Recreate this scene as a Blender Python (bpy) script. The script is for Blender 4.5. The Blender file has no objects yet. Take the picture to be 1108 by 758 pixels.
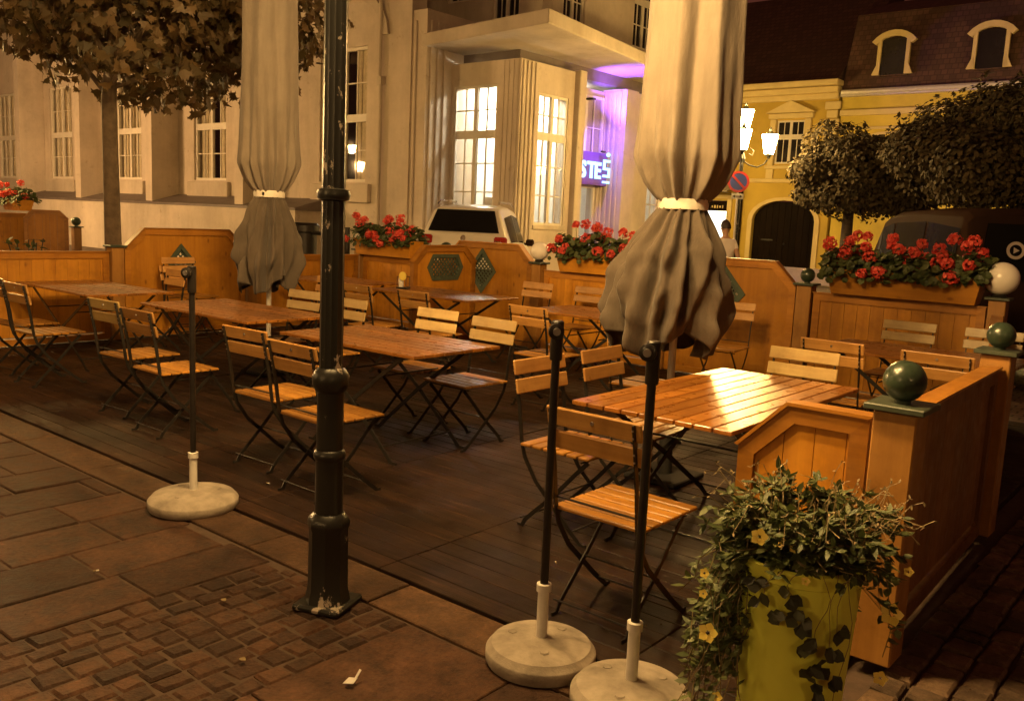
import bpy, bmesh, math, random
from mathutils import Vector, Matrix, noise
R=math.radians; PI=math.pi
sc=bpy.context.scene; C=sc.collection
random.seed(7)
def rnd(a,b): return random.uniform(a,b)

# ------------------------------------------------------------------ materials
def newmat(name):
    m=bpy.data.materials.new(name); m.use_nodes=True
    nt=m.node_tree; b=nt.nodes['Principled BSDF']; return m,nt,b
def nd(nt,t,**k):
    n=nt.nodes.new(t)
    for a,v in k.items(): setattr(n,a,v)
    return n
def ramp(nt,fac,stops):
    r=nd(nt,'ShaderNodeValToRGB'); e=r.color_ramp.elements
    while len(e)<len(stops): e.new(.5)
    for i,(p,c) in enumerate(stops): e[i].position=p; e[i].color=(*c,1)
    nt.links.new(fac,r.inputs[0]); return r.outputs[0]
def mixc(nt,f,a,b,mode='MIX'):
    m=nd(nt,'ShaderNodeMix',data_type='RGBA',blend_type=mode)
    for i,v in ((0,f),(6,a),(7,b)):
        if isinstance(v,(int,float)): m.inputs[i].default_value=v
        elif isinstance(v,tuple): m.inputs[i].default_value=(*v,1)
        else: nt.links.new(v,m.inputs[i])
    return m.outputs[2]
def coord(nt,scale=(1,1,1),kind='Object'):
    t=nd(nt,'ShaderNodeTexCoord'); m=nd(nt,'ShaderNodeMapping'); m.inputs['Scale'].default_value=scale
    nt.links.new(t.outputs[kind],m.inputs[0]); return m.outputs[0]
def noi(nt,v,scale,detail=4,rough=.6):
    n=nd(nt,'ShaderNodeTexNoise'); n.inputs['Scale'].default_value=scale
    n.inputs['Detail'].default_value=detail; n.inputs['Roughness'].default_value=rough
    nt.links.new(v,n.inputs['Vector']); return n.outputs[0]
def bump(nt,b,h,strength=.3,dist=.01,prev=None):
    n=nd(nt,'ShaderNodeBump'); n.inputs['Strength'].default_value=strength; n.inputs['Distance'].default_value=dist
    nt.links.new(h,n.inputs['Height'])
    if prev is not None: nt.links.new(prev,n.inputs['Normal'])
    nt.links.new(n.outputs[0],b.inputs['Normal']); return n.outputs[0]
def mulc(c,k): return tuple(min(1,x*k) for x in c)

def m_plain(name,c,rough=.6,metal=0,var=.25,scale=8,bstr=.15,spec=.5,coat=0):
    m,nt,b=newmat(name); v=coord(nt)
    f=noi(nt,v,scale,6)
    nt.links.new(ramp(nt,f,[(.3,mulc(c,1-var)),(.7,mulc(c,1+var*.6))]),b.inputs['Base Color'])
    b.inputs['Roughness'].default_value=rough; b.inputs['Metallic'].default_value=metal
    b.inputs['Specular IOR Level'].default_value=spec; b.inputs['Coat Weight'].default_value=coat
    if bstr: bump(nt,b,noi(nt,v,scale*6,5),bstr,.004)
    return m
def m_wood(name,c1,c2,axis,rough=.35,scale=3,coat=.3,island=.35,knots=0):
    """grain stretched along local axis; every slat gets its own tone"""
    m,nt,b=newmat(name)
    s=[scale*9]*3; s[axis]=scale*.55
    g=nd(nt,'ShaderNodeNewGeometry')
    t=nd(nt,'ShaderNodeTexCoord'); oi=nd(nt,'ShaderNodeObjectInfo')
    add=nd(nt,'ShaderNodeVectorMath',operation='ADD'); nt.links.new(t.outputs['Object'],add.inputs[0])
    cmb=nd(nt,'ShaderNodeCombineXYZ')
    ml=nd(nt,'ShaderNodeMath',operation='MULTIPLY_ADD'); nt.links.new(g.outputs['Random Per Island'],ml.inputs[0]); ml.inputs[1].default_value=17
    nt.links.new(oi.outputs['Random'],ml.inputs[2])
    for i in range(3): nt.links.new(ml.outputs[0],cmb.inputs[i])
    nt.links.new(cmb.outputs[0],add.inputs[1])
    mp=nd(nt,'ShaderNodeMapping'); mp.inputs['Scale'].default_value=s; nt.links.new(add.outputs[0],mp.inputs[0])
    f=noi(nt,mp.outputs[0],1,5,.65)
    col=ramp(nt,f,[(.28,c2),(.5,tuple((a+q)/2 for a,q in zip(c1,c2))),(.72,c1)])
    rr=ramp(nt,g.outputs['Random Per Island'],[(0,(1-island,)*3),(1,(1+island*.3,)*3)])
    col=mixc(nt,1,col,rr,'MULTIPLY')
    rr2=ramp(nt,oi.outputs['Random'],[(0,(.62,.58,.54)),(1,(1.15,1.12,1.08))])
    col=mixc(nt,1,col,rr2,'MULTIPLY')
    if knots:
        vo=nd(nt,'ShaderNodeTexVoronoi'); vo.inputs['Scale'].default_value=1
        mp2=nd(nt,'ShaderNodeMapping'); q=[6.5]*3; q[axis]=3.2; mp2.inputs['Scale'].default_value=q
        nt.links.new(add.outputs[0],mp2.inputs[0]); nt.links.new(mp2.outputs[0],vo.inputs['Vector'])
        k=ramp(nt,vo.outputs['Distance'],[(.05,(.35,.22,.12)),(.13,(1,1,1))])
        col=mixc(nt,knots,col,k,'MULTIPLY')
    wr=ramp(nt,noi(nt,coord(nt),2.3,7,.7),[(.32,(.66,.62,.56)),(.52,(1,1,1)),(.75,(1.12,1.14,1.2))]); col=mixc(nt,1,col,wr,'MULTIPLY')
    nt.links.new(col,b.inputs['Base Color'])
    r2=ramp(nt,noi(nt,coord(nt),12,3),[(.3,(rough*.75,)*3),(.7,(min(1,rough*1.35),)*3)])
    nt.links.new(r2,b.inputs['Roughness']); b.inputs['Coat Weight'].default_value=coat; b.inputs['Coat Roughness'].default_value=.3
    bump(nt,b,f,.25,.003)
    return m
def m_emit(name,c,s):
    m,nt,b=newmat(name); nt.nodes.remove(b); e=nd(nt,'ShaderNodeEmission'); e.inputs[0].default_value=(*c,1); e.inputs[1].default_value=s
    nt.links.new(e.outputs[0],nt.nodes['Material Output'].inputs[0]); return m
def m_leaf(name,c1,c2,rough=.55,trans=.15):
    m,nt,b=newmat(name); g=nd(nt,'ShaderNodeNewGeometry')
    nt.links.new(ramp(nt,g.outputs['Random Per Island'],[(0,c1),(1,c2)]),b.inputs['Base Color'])
    b.inputs['Roughness'].default_value=rough
    if trans:
        tr=nd(nt,'ShaderNodeBsdfTranslucent'); nt.links.new(ramp(nt,g.outputs['Random Per Island'],[(0,c1),(1,c2)]),tr.inputs[0])
        mx=nd(nt,'ShaderNodeMixShader'); mx.inputs[0].default_value=trans
        nt.links.new(b.outputs[0],mx.inputs[1]); nt.links.new(tr.outputs[0],mx.inputs[2]); nt.links.new(mx.outputs[0],nt.nodes['Material Output'].inputs[0])
    return m

M={}
M['seat']=m_wood('varnished_slats',(.60,.305,.055),(.30,.125,.018),0,.38,3,.15,.45)
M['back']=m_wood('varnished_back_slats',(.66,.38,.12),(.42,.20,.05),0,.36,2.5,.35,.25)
M['table']=m_wood('varnished_tabletop',(.50,.215,.035),(.25,.085,.013),0,.3,2.5,.45,.4)
M['pine']=m_wood('pine_boards',(.62,.29,.026),(.44,.18,.014),2,.45,1.5,.15,.18,.75)
M['pinex']=m_wood('pine_boards_lying',(.62,.29,.026),(.44,.18,.014),0,.45,1.5,.15,.18,.75)
M['pine_dark']=m_wood('dark_fence_boards',(.30,.15,.05),(.17,.08,.025),2,.5,1.5,.1,.2,.5)  # darker brown boards for the side street panels
M['post']=m_wood('pine_post',(.40,.205,.048),(.27,.125,.025),2,.45,1.5,.15,.1,.3)
M['frame']=m_wood('panel_frame',(.52,.24,.03),(.33,.13,.015),0,.4,2,.2,.2)
M['iron']=m_plain('black_painted_steel',(.018,.016,.014),.38,0,.4,30,.1)
M['rivet']=m_plain('zinc_rivet',(.6,.58,.55),.3,1,.1,20,0)
M['cap']=m_plain('grey_green_paint',(.055,.07,.05),.4,0,.25,14,.1)
M['ball']=m_plain('dark_green_ball',(.035,.055,.035),.3,0,.5,9,.2,coat=.2)
M['lattice']=m_plain('green_lattice_paint',(.06,.085,.06),.55,0,.3,20,.1)
M['concrete']=m_plain('cast_concrete',(.33,.285,.23),.9,0,.4,9,.8)
M['whitetube']=m_plain('white_plastic',(.68,.66,.62),.45,0,.15,12,.1)
M['blackpole']=m_plain('black_lacquered_tube',(.02,.017,.015),.3,0,.3,20,.05)
M['strap']=m_plain('pale_strap',(.78,.74,.66),.7,0,.1,20,.2)
M['polemetal']=m_plain('aluminium_pole',(.66,.62,.56),.35,.4,.1,9,.05)
M['globe']=m_plain('opal_globe',(.93,.88,.80),.2,0,.04,3,0,coat=.5)
M['slab_base']=m_plain('joint_mortar',(.085,.055,.038),.95,0,.3,15,.5)
def m_plaster(name,c):
    m,nt,b=newmat(name); v=coord(nt)
    col=ramp(nt,noi(nt,v,.55,8,.7),[(.3,mulc(c,.72)),(.7,mulc(c,1.1))])
    st=ramp(nt,noi(nt,coord(nt,(1.1,1.1,.10)),1,6,.65),[(.36,(.88,.86,.83)),(.56,(1,1,1))])
    col=mixc(nt,1,col,st,'MULTIPLY'); sp=ramp(nt,noi(nt,v,3.1,7,.75),[(.30,(.7,.66,.6)),(.40,(1,1,1))]); col=mixc(nt,.8,col,sp,'MULTIPLY')
    nt.links.new(col,b.inputs['Base Color']); b.inputs['Roughness'].default_value=.9
    p=bump(nt,b,noi(nt,v,3,6),.3,.03); bump(nt,b,noi(nt,v,40,5),.35,.008,p); return m
M['plaster']=m_plaster('bank_plaster',(.58,.49,.39))
M['plaster2']=m_plaster('bank_plaster_plinth',(.54,.46,.36))
M['ledge']=m_plain('ledge_sheet',(.14,.11,.095),.6,0,.2,3,.1)
M['yellow']=m_plain('ochre_render',(.52,.37,.065),.9,0,.2,.5,.25)
M['yellow2']=m_plain('bright_ochre_render',(.60,.46,.08),.9,0,.28,.6,.35)
M['cream']=m_plain('cream_trim',(.66,.53,.24),.85,0,.1,2,.2)
M['winframe']=m_plain('window_frame_paint',(.66,.60,.50),.5,0,.08,5,.05)
M['glassdark']=m_plain('dark_window_glass',(.02,.018,.018),.06,0,.3,1,0,coat=.3)
M['curtain']=m_plain('drawn_curtain',(.8,.68,.5),.9,0,.2,4,.3)
M['darkdoor']=m_wood('dark_gate_wood',(.016,.009,.005),(.008,.005,.003),2,.6,1,.0,.2)
M['darkdoor'].node_tree.nodes['Principled BSDF'].inputs['Specular IOR Level'].default_value=.05
M['rubber']=m_plain('tyre_rubber',(.015,.014,.013),.8)
M['silver']=m_plain('silver_car_paint',(.72,.68,.60),.35,0,.03,3,0,coat=.4)
M['darkcar']=m_plain('dark_brown_car_paint',(.035,.02,.014),.5,0,.1,3,0,spec=.03)
M['carglass']=m_plain('tinted_glass',(.012,.011,.011),.10,0,.2,1,0,spec=.15)
M['carglass'].node_tree.nodes['Principled BSDF'].inputs['IOR'].default_value=1.09
M['chrome']=m_plain('chrome',(.8,.78,.75),.12,1,.02,3,0)
M['redlens']=m_plain('red_lens',(.35,.02,.015),.15,0,.3,30,.2,coat=.8)
M['bark']=m_plain('smooth_bark',(.16,.115,.075),.85,0,.35,9,.5)
M['bark2']=m_plain('rough_bark',(.07,.05,.035),.9,0,.35,14,.6)
M['leaf_maple']=m_leaf('maple_leaves',(.07,.055,.022),(.19,.12,.05))
M['leaf_tree']=m_leaf('dark_tree_leaves',(.028,.022,.008),(.066,.045,.017),.9,.05)
M['leaf_ger']=m_leaf('geranium_leaves',(.035,.055,.016),(.11,.13,.045))
M['petal']=m_leaf('red_petals',(.62,.035,.03),(.9,.16,.10),.5,.2)
M['leaf_pot']=m_leaf('trailing_leaves',(.04,.06,.016),(.12,.14,.04))
M['leaf_heart']=m_leaf('heart_leaves',(.018,.026,.012),(.05,.055,.022),.4,.1)
M['twig']=m_leaf('dry_twigs',(.14,.11,.05),(.30,.22,.10),.7,0)
M['yellowpetal']=m_leaf('yellow_petals',(.85,.66,.10),(.95,.8,.2),.5,.25)
M['darkeye']=m_plain('dark_flower_eye',(.02,.01,.01),.6)
M['pot']=m_plain('lime_green_glaze',(.80,.88,.11),.7,0,.12,2.5,.1,coat=.1)
M['soil']=m_plain('soil',(.04,.028,.02),.95,0,.4,30,.8)
M['skin']=m_plain('skin',(.45,.27,.19),.6,0,.08,10,.1)
M['hair']=m_plain('dark_hair',(.03,.018,.012),.6,0,.3,40,.4)
M['tshirt']=m_plain('white_cotton',(.9,.84,.8),.85,0,.08,9,.2)
M['darkcloth']=m_plain('dark_cloth',(.045,.03,.03),.9,0,.3,14,.3)
M['jeans']=m_plain('denim',(.05,.06,.09),.9,0,.3,20,.3)
M['stone']=m_plain('carved_sandstone',(.50,.42,.38),.9,0,.2,5,.6)
M['rooftile']=None

def m_canvas(name='taupe_parasol_canvas',c1=(.175,.147,.117),c2=(.25,.21,.168)):
    m,nt,b=newmat(name); v=coord(nt)
    f=noi(nt,v,3,6); col=ramp(nt,f,[(.25,c1),(.75,c2)])
    mp=coord(nt,(1,1,.15)); st=ramp(nt,noi(nt,mp,14,4),[(.35,(.86,.84,.82)),(.6,(1,1,1))])
    nt.links.new(mixc(nt,1,col,st,'MULTIPLY'),b.inputs['Base Color'])
    b.inputs['Roughness'].default_value=.85; b.inputs['Sheen Weight'].default_value=.15
    w=nd(nt,'ShaderNodeTexNoise'); w.inputs['Scale'].default_value=350; nt.links.new(v,w.inputs['Vector'])
    p=bump(nt,b,noi(nt,coord(nt,(1,1,.45)),9,5),.55,.03)
    bump(nt,b,w.outputs[0],.15,.002,p)
    return m
M['canvas']=m_canvas(); M['canvas_dark']=m_canvas('dark_grey_taupe_canvas',(.070,.054,.040),(.12,.094,.070))  # skirt and inner folds get a darker, greyer canvas
def m_tiles():
    m,nt,b=newmat('roof_tiles')
    br=nd(nt,'ShaderNodeTexBrick'); v=coord(nt); nt.links.new(v,br.inputs['Vector'])
    sx=nd(nt,'ShaderNodeSeparateXYZ'); nt.links.new(v,sx.inputs[0]); cx=nd(nt,'ShaderNodeCombineXYZ')
    nt.links.new(sx.outputs[0],cx.inputs[0]); nt.links.new(sx.outputs[2],cx.inputs[1]); nt.links.new(cx.outputs[0],br.inputs['Vector'])
    br.inputs['Scale'].default_value=1; br.inputs['Brick Width'].default_value=.22; br.inputs['Row Height'].default_value=.2; br.inputs['Mortar Size'].default_value=.018
    br.inputs['Color1'].default_value=(.12,.06,.04,1); br.inputs['Color2'].default_value=(.07,.038,.025,1); br.inputs['Mortar'].default_value=(.06,.03,.02,1)
    nt.links.new(br.outputs['Color'],b.inputs['Base Color']); b.inputs['Roughness'].default_value=.8
    bump(nt,b,br.outputs['Fac'],-.6,.03); return m
M['rooftile']=m_tiles()
def m_stone_ground(name,c1,c2,rough=.75):
    m,nt,b=newmat(name); v=coord(nt); g=nd(nt,'ShaderNodeNewGeometry'); b.inputs['Specular IOR Level'].default_value=.18
    f=noi(nt,v,9,8,.7)
    col=ramp(nt,f,[(.32,tuple(x*.75 for x in c2)),(.66,tuple(x*1.12 for x in c1))])
    t=ramp(nt,g.outputs['Random Per Island'],[(0,(.55,.55,.56)),(.5,(.85,.83,.8)),(1,(1.25,1.17,1.05))])
    col=mixc(nt,1,col,t,'MULTIPLY')
    mid=ramp(nt,noi(nt,v,42,6,.75),[(.3,(.55,.53,.5)),(.55,(1,1,1)),(.75,(1.4,1.36,1.3))]); col=mixc(nt,.8,col,mid,'MULTIPLY')
    st=ramp(nt,noi(nt,v,1.1,5),[(.35,(.6,.58,.56)),(.65,(1.05,1.05,1.05))])
    col=mixc(nt,1,col,st,'MULTIPLY')
    sp=ramp(nt,noi(nt,v,70,3),[(.68,(1,1,1)),(.74,(1.7,1.6,1.4))])
    col=mixc(nt,1,col,sp,'MULTIPLY')
    nt.links.new(col,b.inputs['Base Color'])
    nt.links.new(ramp(nt,f,[(.3,(rough*.7,)*3),(.7,(rough,)*3)]),b.inputs['Roughness'])
    p=bump(nt,b,noi(nt,v,16,8,.7),.9,.02); bump(nt,b,noi(nt,v,70,4),.7,.006,p); return m
M['slab']=m_stone_ground('worn_paving_slabs',(.118,.064,.042),(.055,.029,.019))
M['sett']=m_stone_ground('granite_setts',(.128,.07,.046),(.062,.034,.022))
M['settdark']=m_stone_ground('dark_granite_setts',(.24,.17,.12),(.12,.085,.06))
M['kerb']=m_stone_ground('kerb_stone',(.165,.098,.06),(.095,.056,.034))
def m_deck():
    m,nt,b=newmat('weathered_deck_boards'); b.inputs['Specular IOR Level'].default_value=.25
    v=coord(nt,(1.1,24,24)); v0=coord(nt); g=nd(nt,'ShaderNodeNewGeometry')
    f=noi(nt,v,1.6,8,.7)
    col=ramp(nt,f,[(.3,(.015,.0078,.0048)),(.55,(.034,.0175,.0105)),(.76,(.11,.06,.034))])
    t=ramp(nt,g.outputs['Random Per Island'],[(0,(.62,.6,.6)),(1,(1.2,1.15,1.1))]); col=mixc(nt,1,col,t,'MULTIPLY')
    st=ramp(nt,noi(nt,v0,1.6,6,.7),[(.35,(.5,.48,.46)),(.65,(1.15,1.12,1.05))]); col=mixc(nt,1,col,st,'MULTIPLY')
    nt.links.new(col,b.inputs['Base Color'])
    nt.links.new(ramp(nt,noi(nt,v0,3,5),[(.3,(.42,)*3),(.7,(.7,)*3)]),b.inputs['Roughness'])
    bump(nt,b,f,.5,.006); return m
M['deck']=m_deck()
def m_lamppost():
    m,nt,b=newmat('chipped_black_cast_iron'); v=coord(nt)
    n=noi(nt,coord(nt,(1,1,.55)),16,7,.75)
    n2=noi(nt,v,2.2,3)
    mm=nd(nt,'ShaderNodeMath',operation='MULTIPLY'); nt.links.new(n,mm.inputs[0]); nt.links.new(n2,mm.inputs[1])
    chip=ramp(nt,mm.outputs[0],[(.325,(0,0,0)),(.335,(1,1,1))])
    col=mixc(nt,chip,(.02,.021,.018),(.5,.44,.36))
    nt.links.new(col,b.inputs['Base Color'])
    b.inputs['Roughness'].default_value=.36; bump(nt,b,noi(nt,v,40,4),.3,.003); return m
M['lamppost']=m_lamppost()
WARM=(1,.60,.25)
M['lantern_glow']=m_emit('lit_lantern_glass',(1,.60,.21),580)
M['lantern_glow_mid_assumed']=m_emit('lit_lantern_glass_mid_assumed',(1,.54,.17),95)
M['lantern_glow_added']=m_emit('lit_lantern_glass_added',(1,.62,.19),450)
M['lantern_glow_fill']=m_emit('lit_lantern_glass_fill',(1,.58,.20),70)
M['lantern_glow_assumed']=m_emit('lit_lantern_glass_assumed',(1,.59,.21),165)
M['lantern_glow_far']=m_emit('bright_lit_lantern_glass',(1,.62,.19),235)
M['lantern_glow_bank_assumed']=m_emit('lit_lantern_glass_bank_assumed',(1,.58,.23),1500)

# ------------------------------------------------------------------ mesh builder
class MB:
    def __init__(s): s.v=[]; s.f=[]; s.sm=[]
    def add(s,vs,fs,smooth=False):
        o=len(s.v); s.v+= [tuple(p) for p in vs]; s.f+=[tuple(o+i for i in f) for f in fs]; s.sm+=[smooth]*len(fs); return s
    def box(s,c,d,rot=None,ch=0):
        x,y,z=[q/2 for q in d]
        if ch:
            vs=[]
            for sx in(-1,1):
                for sy in(-1,1):
                    for sz in(-1,1):
                        vs+=[(sx*x,sy*(y-ch),sz*(z-ch)),(sx*(x-ch),sy*y,sz*(z-ch)),(sx*(x-ch),sy*(y-ch),sz*z)]
            bm=bmesh.new(); bv=[bm.verts.new(p) for p in vs]; r=bmesh.ops.convex_hull(bm,input=bv)
            bmesh.ops.dissolve_limit(bm,angle_limit=.01,verts=bm.verts[:],edges=bm.edges[:])
            bm.verts.index_update(); vs=[v.co.copy() for v in bm.verts]; fs=[[v.index for v in f.verts] for f in bm.faces]; bm.free()
        else:
            vs=[Vector((sx*x,sy*y,sz*z)) for sx in(-1,1) for sy in(-1,1) for sz in(-1,1)]
            fs=[(0,1,3,2),(4,6,7,5),(0,4,5,1),(2,3,7,6),(0,2,6,4),(1,5,7,3)]
        if rot is not None: vs=[rot@Vector(v) for v in vs]
        c=Vector(c); return s.add([Vector(v)+c for v in vs],fs)
    def prism(s,poly,a,b,fn):
        """poly of 2-d points, extruded between a and b; fn(u,v,t)->xyz"""
        n=len(poly); vs=[fn(u,v,a) for u,v in poly]+[fn(u,v,b) for u,v in poly]
        fs=[tuple(range(n-1,-1,-1)),tuple(range(n,2*n))]+[(i,(i+1)%n,n+(i+1)%n,n+i) for i in range(n)]
        return s.add(vs,fs)
    def tube(s,pts,r,n=8,cap=True):
        pts=[Vector(p) for p in pts]; rs=r if isinstance(r,(list,tuple)) else [r]*len(pts)
        vs=[];fs=[]; up=None
        for i,p in enumerate(pts):
            t=(pts[min(i+1,len(pts)-1)]-pts[max(i-1,0)]).normalized()
            if up is None:
                up=Vector((0,0,1)) if abs(t.z)<.9 else Vector((1,0,0))
            a=t.cross(up).normalized(); b=a.cross(t).normalized(); up=b
            for k in range(n):
                q=2*PI*k/n; vs.append(p+a*math.cos(q)*rs[i]+b*math.sin(q)*rs[i])
        for i in range(len(pts)-1):
            for k in range(n): fs.append((i*n+k,i*n+(k+1)%n,(i+1)*n+(k+1)%n,(i+1)*n+k))
        if cap: fs+= [tuple(range(n-1,-1,-1)),tuple((len(pts)-1)*n+k for k in range(n))]
        return s.add(vs,fs,True)
    def flat(s,pts,x,w,t):
        """flat bar following (y,z) points in the plane x, w wide, t thick along x"""
        n=len(pts); vs=[]
        for i,(y,z) in enumerate(pts):
            a=Vector(pts[max(i-1,0)]); b=Vector(pts[min(i+1,n-1)]); d=(b-a).normalized(); p=Vector((-d.y,d.x))*w/2
            for sx in(-1,1):
                for sp in(-1,1): vs.append((x+sx*t/2,y+sp*p.x,z+sp*p.y))
        fs=[(0,1,3,2),(4*n-4,4*n-2,4*n-1,4*n-3)]
        for i in range(n-1):
            o=4*i
            for a,b in((0,1),(1,3),(3,2),(2,0)): fs.append((o+a,o+4+a,o+4+b,o+b))
        return s.add(vs,fs)
    def lathe(s,prof,c=(0,0,0),n=24,rotz=0,smooth=True,sx=1,sy=1):
        vs=[];fs=[];m=len(prof)
        for r,z in prof:
            for k in range(n):
                q=2*PI*k/n+rotz; vs.append((c[0]+r*sx*math.cos(q),c[1]+r*sy*math.sin(q),c[2]+z))
        for i in range(m-1):
            for k in range(n): fs.append((i*n+k,i*n+(k+1)%n,(i+1)*n+(k+1)%n,(i+1)*n+k))
        fs+=[tuple(range(n-1,-1,-1)),tuple((m-1)*n+k for k in range(n))]
        return s.add(vs,fs,smooth)
    def ball(s,c,r,n=20,sz=1):
        return s.lathe([(r*math.sin(PI*i/12)+1e-4,-r*sz*math.cos(PI*i/12)) for i in range(13)],c,n)
    def build(s,name,mat,parent=None,bevel=0,fixn=True,autosmooth=True):
        me=bpy.data.meshes.new(name); me.from_pydata(s.v,[],s.f)
        for p,q in zip(me.polygons,s.sm): p.use_smooth=q
        if fixn or bevel:
            bm=bmesh.new(); bm.from_mesh(me)
            if fixn: bmesh.ops.recalc_face_normals(bm,faces=bm.faces[:])
            if bevel: bmesh.ops.bevel(bm,geom=[e for e in bm.edges if len(e.link_faces)==2 and e.calc_face_angle(0)>.5],offset=bevel,segments=1,affect='EDGES',clamp_overlap=True)
            bm.to_mesh(me); bm.free()
        if any(s.sm) and autosmooth:
            try: me.set_sharp_from_angle(angle=R(38))
            except Exception: pass
        me.materials.append(mat)
        o=bpy.data.objects.new(name,me); C.objects.link(o)
        if parent is not None: o.parent=parent
        return o
def tag(o,label=None,cat=None,group=None,kind=None):
    if label: o['label']=label
    if cat: o['category']=cat
    if group: o['group']=group
    if kind: o['kind']=kind
    return o
def thing(name,label,cat,loc=(0,0,0),rz=0,group=None):
    o=bpy.data.objects.new(name,None); C.objects.link(o); o.location=loc; o.rotation_euler=(0,0,R(rz)); o.empty_display_size=.1
    return tag(o,label,cat,group)
def kids(o): return KID.get(o.name,None) or [c for c in bpy.data.objects if c.parent==o]
KID={}
def copy_tree(o,parent=None):
    c=o.copy(); C.objects.link(c)
    if parent is not None: c.parent=parent
    for ch in [x for x in bpy.data.objects if x.parent==o]: copy_tree(ch,c)
    return c

# ------------------------------------------------------------------ ground
def slab(mb,x0,x1,y0,y1,z,gap,ch,tilt=.004,jit=0,h=.04):
    x0+=gap;x1-=gap;y0+=gap;y1-=gap
    if x1-x0<.03 or y1-y0<.03: return
    q=[(x0,y0),(x1,y0),(x1,y1),(x0,y1)]
    q=[(a+rnd(-jit,jit),b+rnd(-jit,jit)) for a,b in q]
    cx,cy=(x0+x1)/2,(y0+y1)/2; tx,ty=rnd(-tilt,tilt),rnd(-tilt,tilt); dz=rnd(-tilt,0)
    def ins(p,c): 
        d=Vector((cx-p[0],cy-p[1])); d=Vector((math.copysign(c,d.x),math.copysign(c,d.y))); return (p[0]+d.x,p[1]+d.y)
    zz=lambda p:z+dz+(p[0]-cx)/(x1-x0)*tx+(p[1]-cy)/(y1-y0)*ty
    a=[(p[0],p[1],z-h) for p in q]; b=[(p[0],p[1],zz(p)-ch) for p in q]; c=[(*ins(p,ch),zz(p)) for p in q]
    vs=a+b+c; fs=[(8,9,10,11)]
    for i in range(4):
        j=(i+1)%4; fs+=[(i,j,4+j,4+i),(4+i,4+j,8+j,8+i)]
    mb.add(vs,fs)
g=MB(); g.add([(-400,-200,-.06),(300,-200,-.06),(300,400,-.06),(-400,400,-.06)],[(0,1,2,3)])
tag(g.build('ground',M['slab_base']),kind='structure')
def pave(name,x0,x1,y0,y1,wx,ly,mat,gap=.006,ch=.006,tilt=.004,jit=0,var=.15,z=-.015):
    mb=MB(); x=x0
    while x<x1-.02:
        w=wx*rnd(1-var,1+var); xe=min(x+w,x1)
        if x1-xe<wx*.4: xe=x1
        y=y0-rnd(0,ly)
        while y<y1:
            l=ly*rnd(1-var*1.5,1+var*1.5); ye=min(y+l,y1)
            if ye>y0: slab(mb,x,xe,max(y,y0),ye,z,gap,ch,tilt,jit)
            y+=l
        x=xe
    return tag(mb.build(name,mat),kind='structure')
pave('pavement_slabs',-16,-3.34,-4,2.36,.36,.52,M['slab'],.006,.006,.006)
pave('pavement_slabs',-2.42,2.2,-2,2.36,.62,.85,M['slab'],.004,.004,.003,var=.08)
pave('sett_band',-3.34,-2.42,-2,2.36,.102,.118,M['sett'],.005,.010,.005,.006)
kb=MB(); x=-16
while x<-.9:
    l=rnd(.85,1.15); slab(kb,x,min(x+l,-.9),2.37,2.62,-.008,.004,.005,.003); x+=l
tag(kb.build('kerb_strip',M['kerb']),kind='structure')
pave('side_street_setts',-.90,3.2,2.38,9.6,.12,.13,M['settdark'],.007,.01,.008,.005,z=-.03)
jt=MB(); jt.add([(-16,-4,-.027),(2.2,-4,-.027),(2.2,2.62,-.027),(-16,2.62,-.027)],[(0,1,2,3)]); tag(jt.build('joint_sand',M['slab_base']),kind='structure')
# road behind the terrace
rb=MB(); rb.add([(-60,9.2,-.045),(20,9.2,-.045),(20,60,-.045),(-60,60,-.045)],[(0,1,2,3)])
def m_road():
    m,nt,b=newmat('cobbled_road'); br=nd(nt,'ShaderNodeTexBrick'); v=coord(nt); nt.links.new(v,br.inputs['Vector'])
    br.inputs['Scale'].default_value=1; br.inputs['Brick Width'].default_value=.16; br.inputs['Row Height'].default_value=.12; br.inputs['Mortar Size'].default_value=.01
    br.inputs['Color1'].default_value=(.20,.15,.11,1); br.inputs['Color2'].default_value=(.14,.105,.08,1); br.inputs['Mortar'].default_value=(.03,.022,.018,1)
    nt.links.new(br.outputs['Color'],b.inputs['Base Color']); b.inputs['Roughness'].default_value=.7; bump(nt,b,br.outputs['Fac'],-.6,.02); return m
M['road']=m_road(); tag(rb.build('road',M['road']),kind='structure')
rl=MB(); rl.add([(-60,-4,-.05),(-16.01,-4,-.05),(-16.01,9.19,-.05),(-60,9.19,-.05)],[(0,1,2,3)])
rl.add([(-16,2.63,-.05),(-10.35,2.63,-.05),(-10.35,9.19,-.05),(-16,9.19,-.05)],[(0,1,2,3)])
tag(rl.build('pavement',M['road']),kind='structure')
# terrace deck
dk=MB(); seams=[-10.3,-8.6,-6.9,-5.2,-4.1,-2.9,-1.6,-1.02]
y=2.63
while y<8.95:
    off=0
    for a,b in zip(seams,seams[1:]): slab(dk,a,b,y,y+.118,.0,.0022,.003,.0015,h=.05)
    y+=.118
tag(dk.build('terrace_deck',M['deck']),kind='structure')

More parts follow.
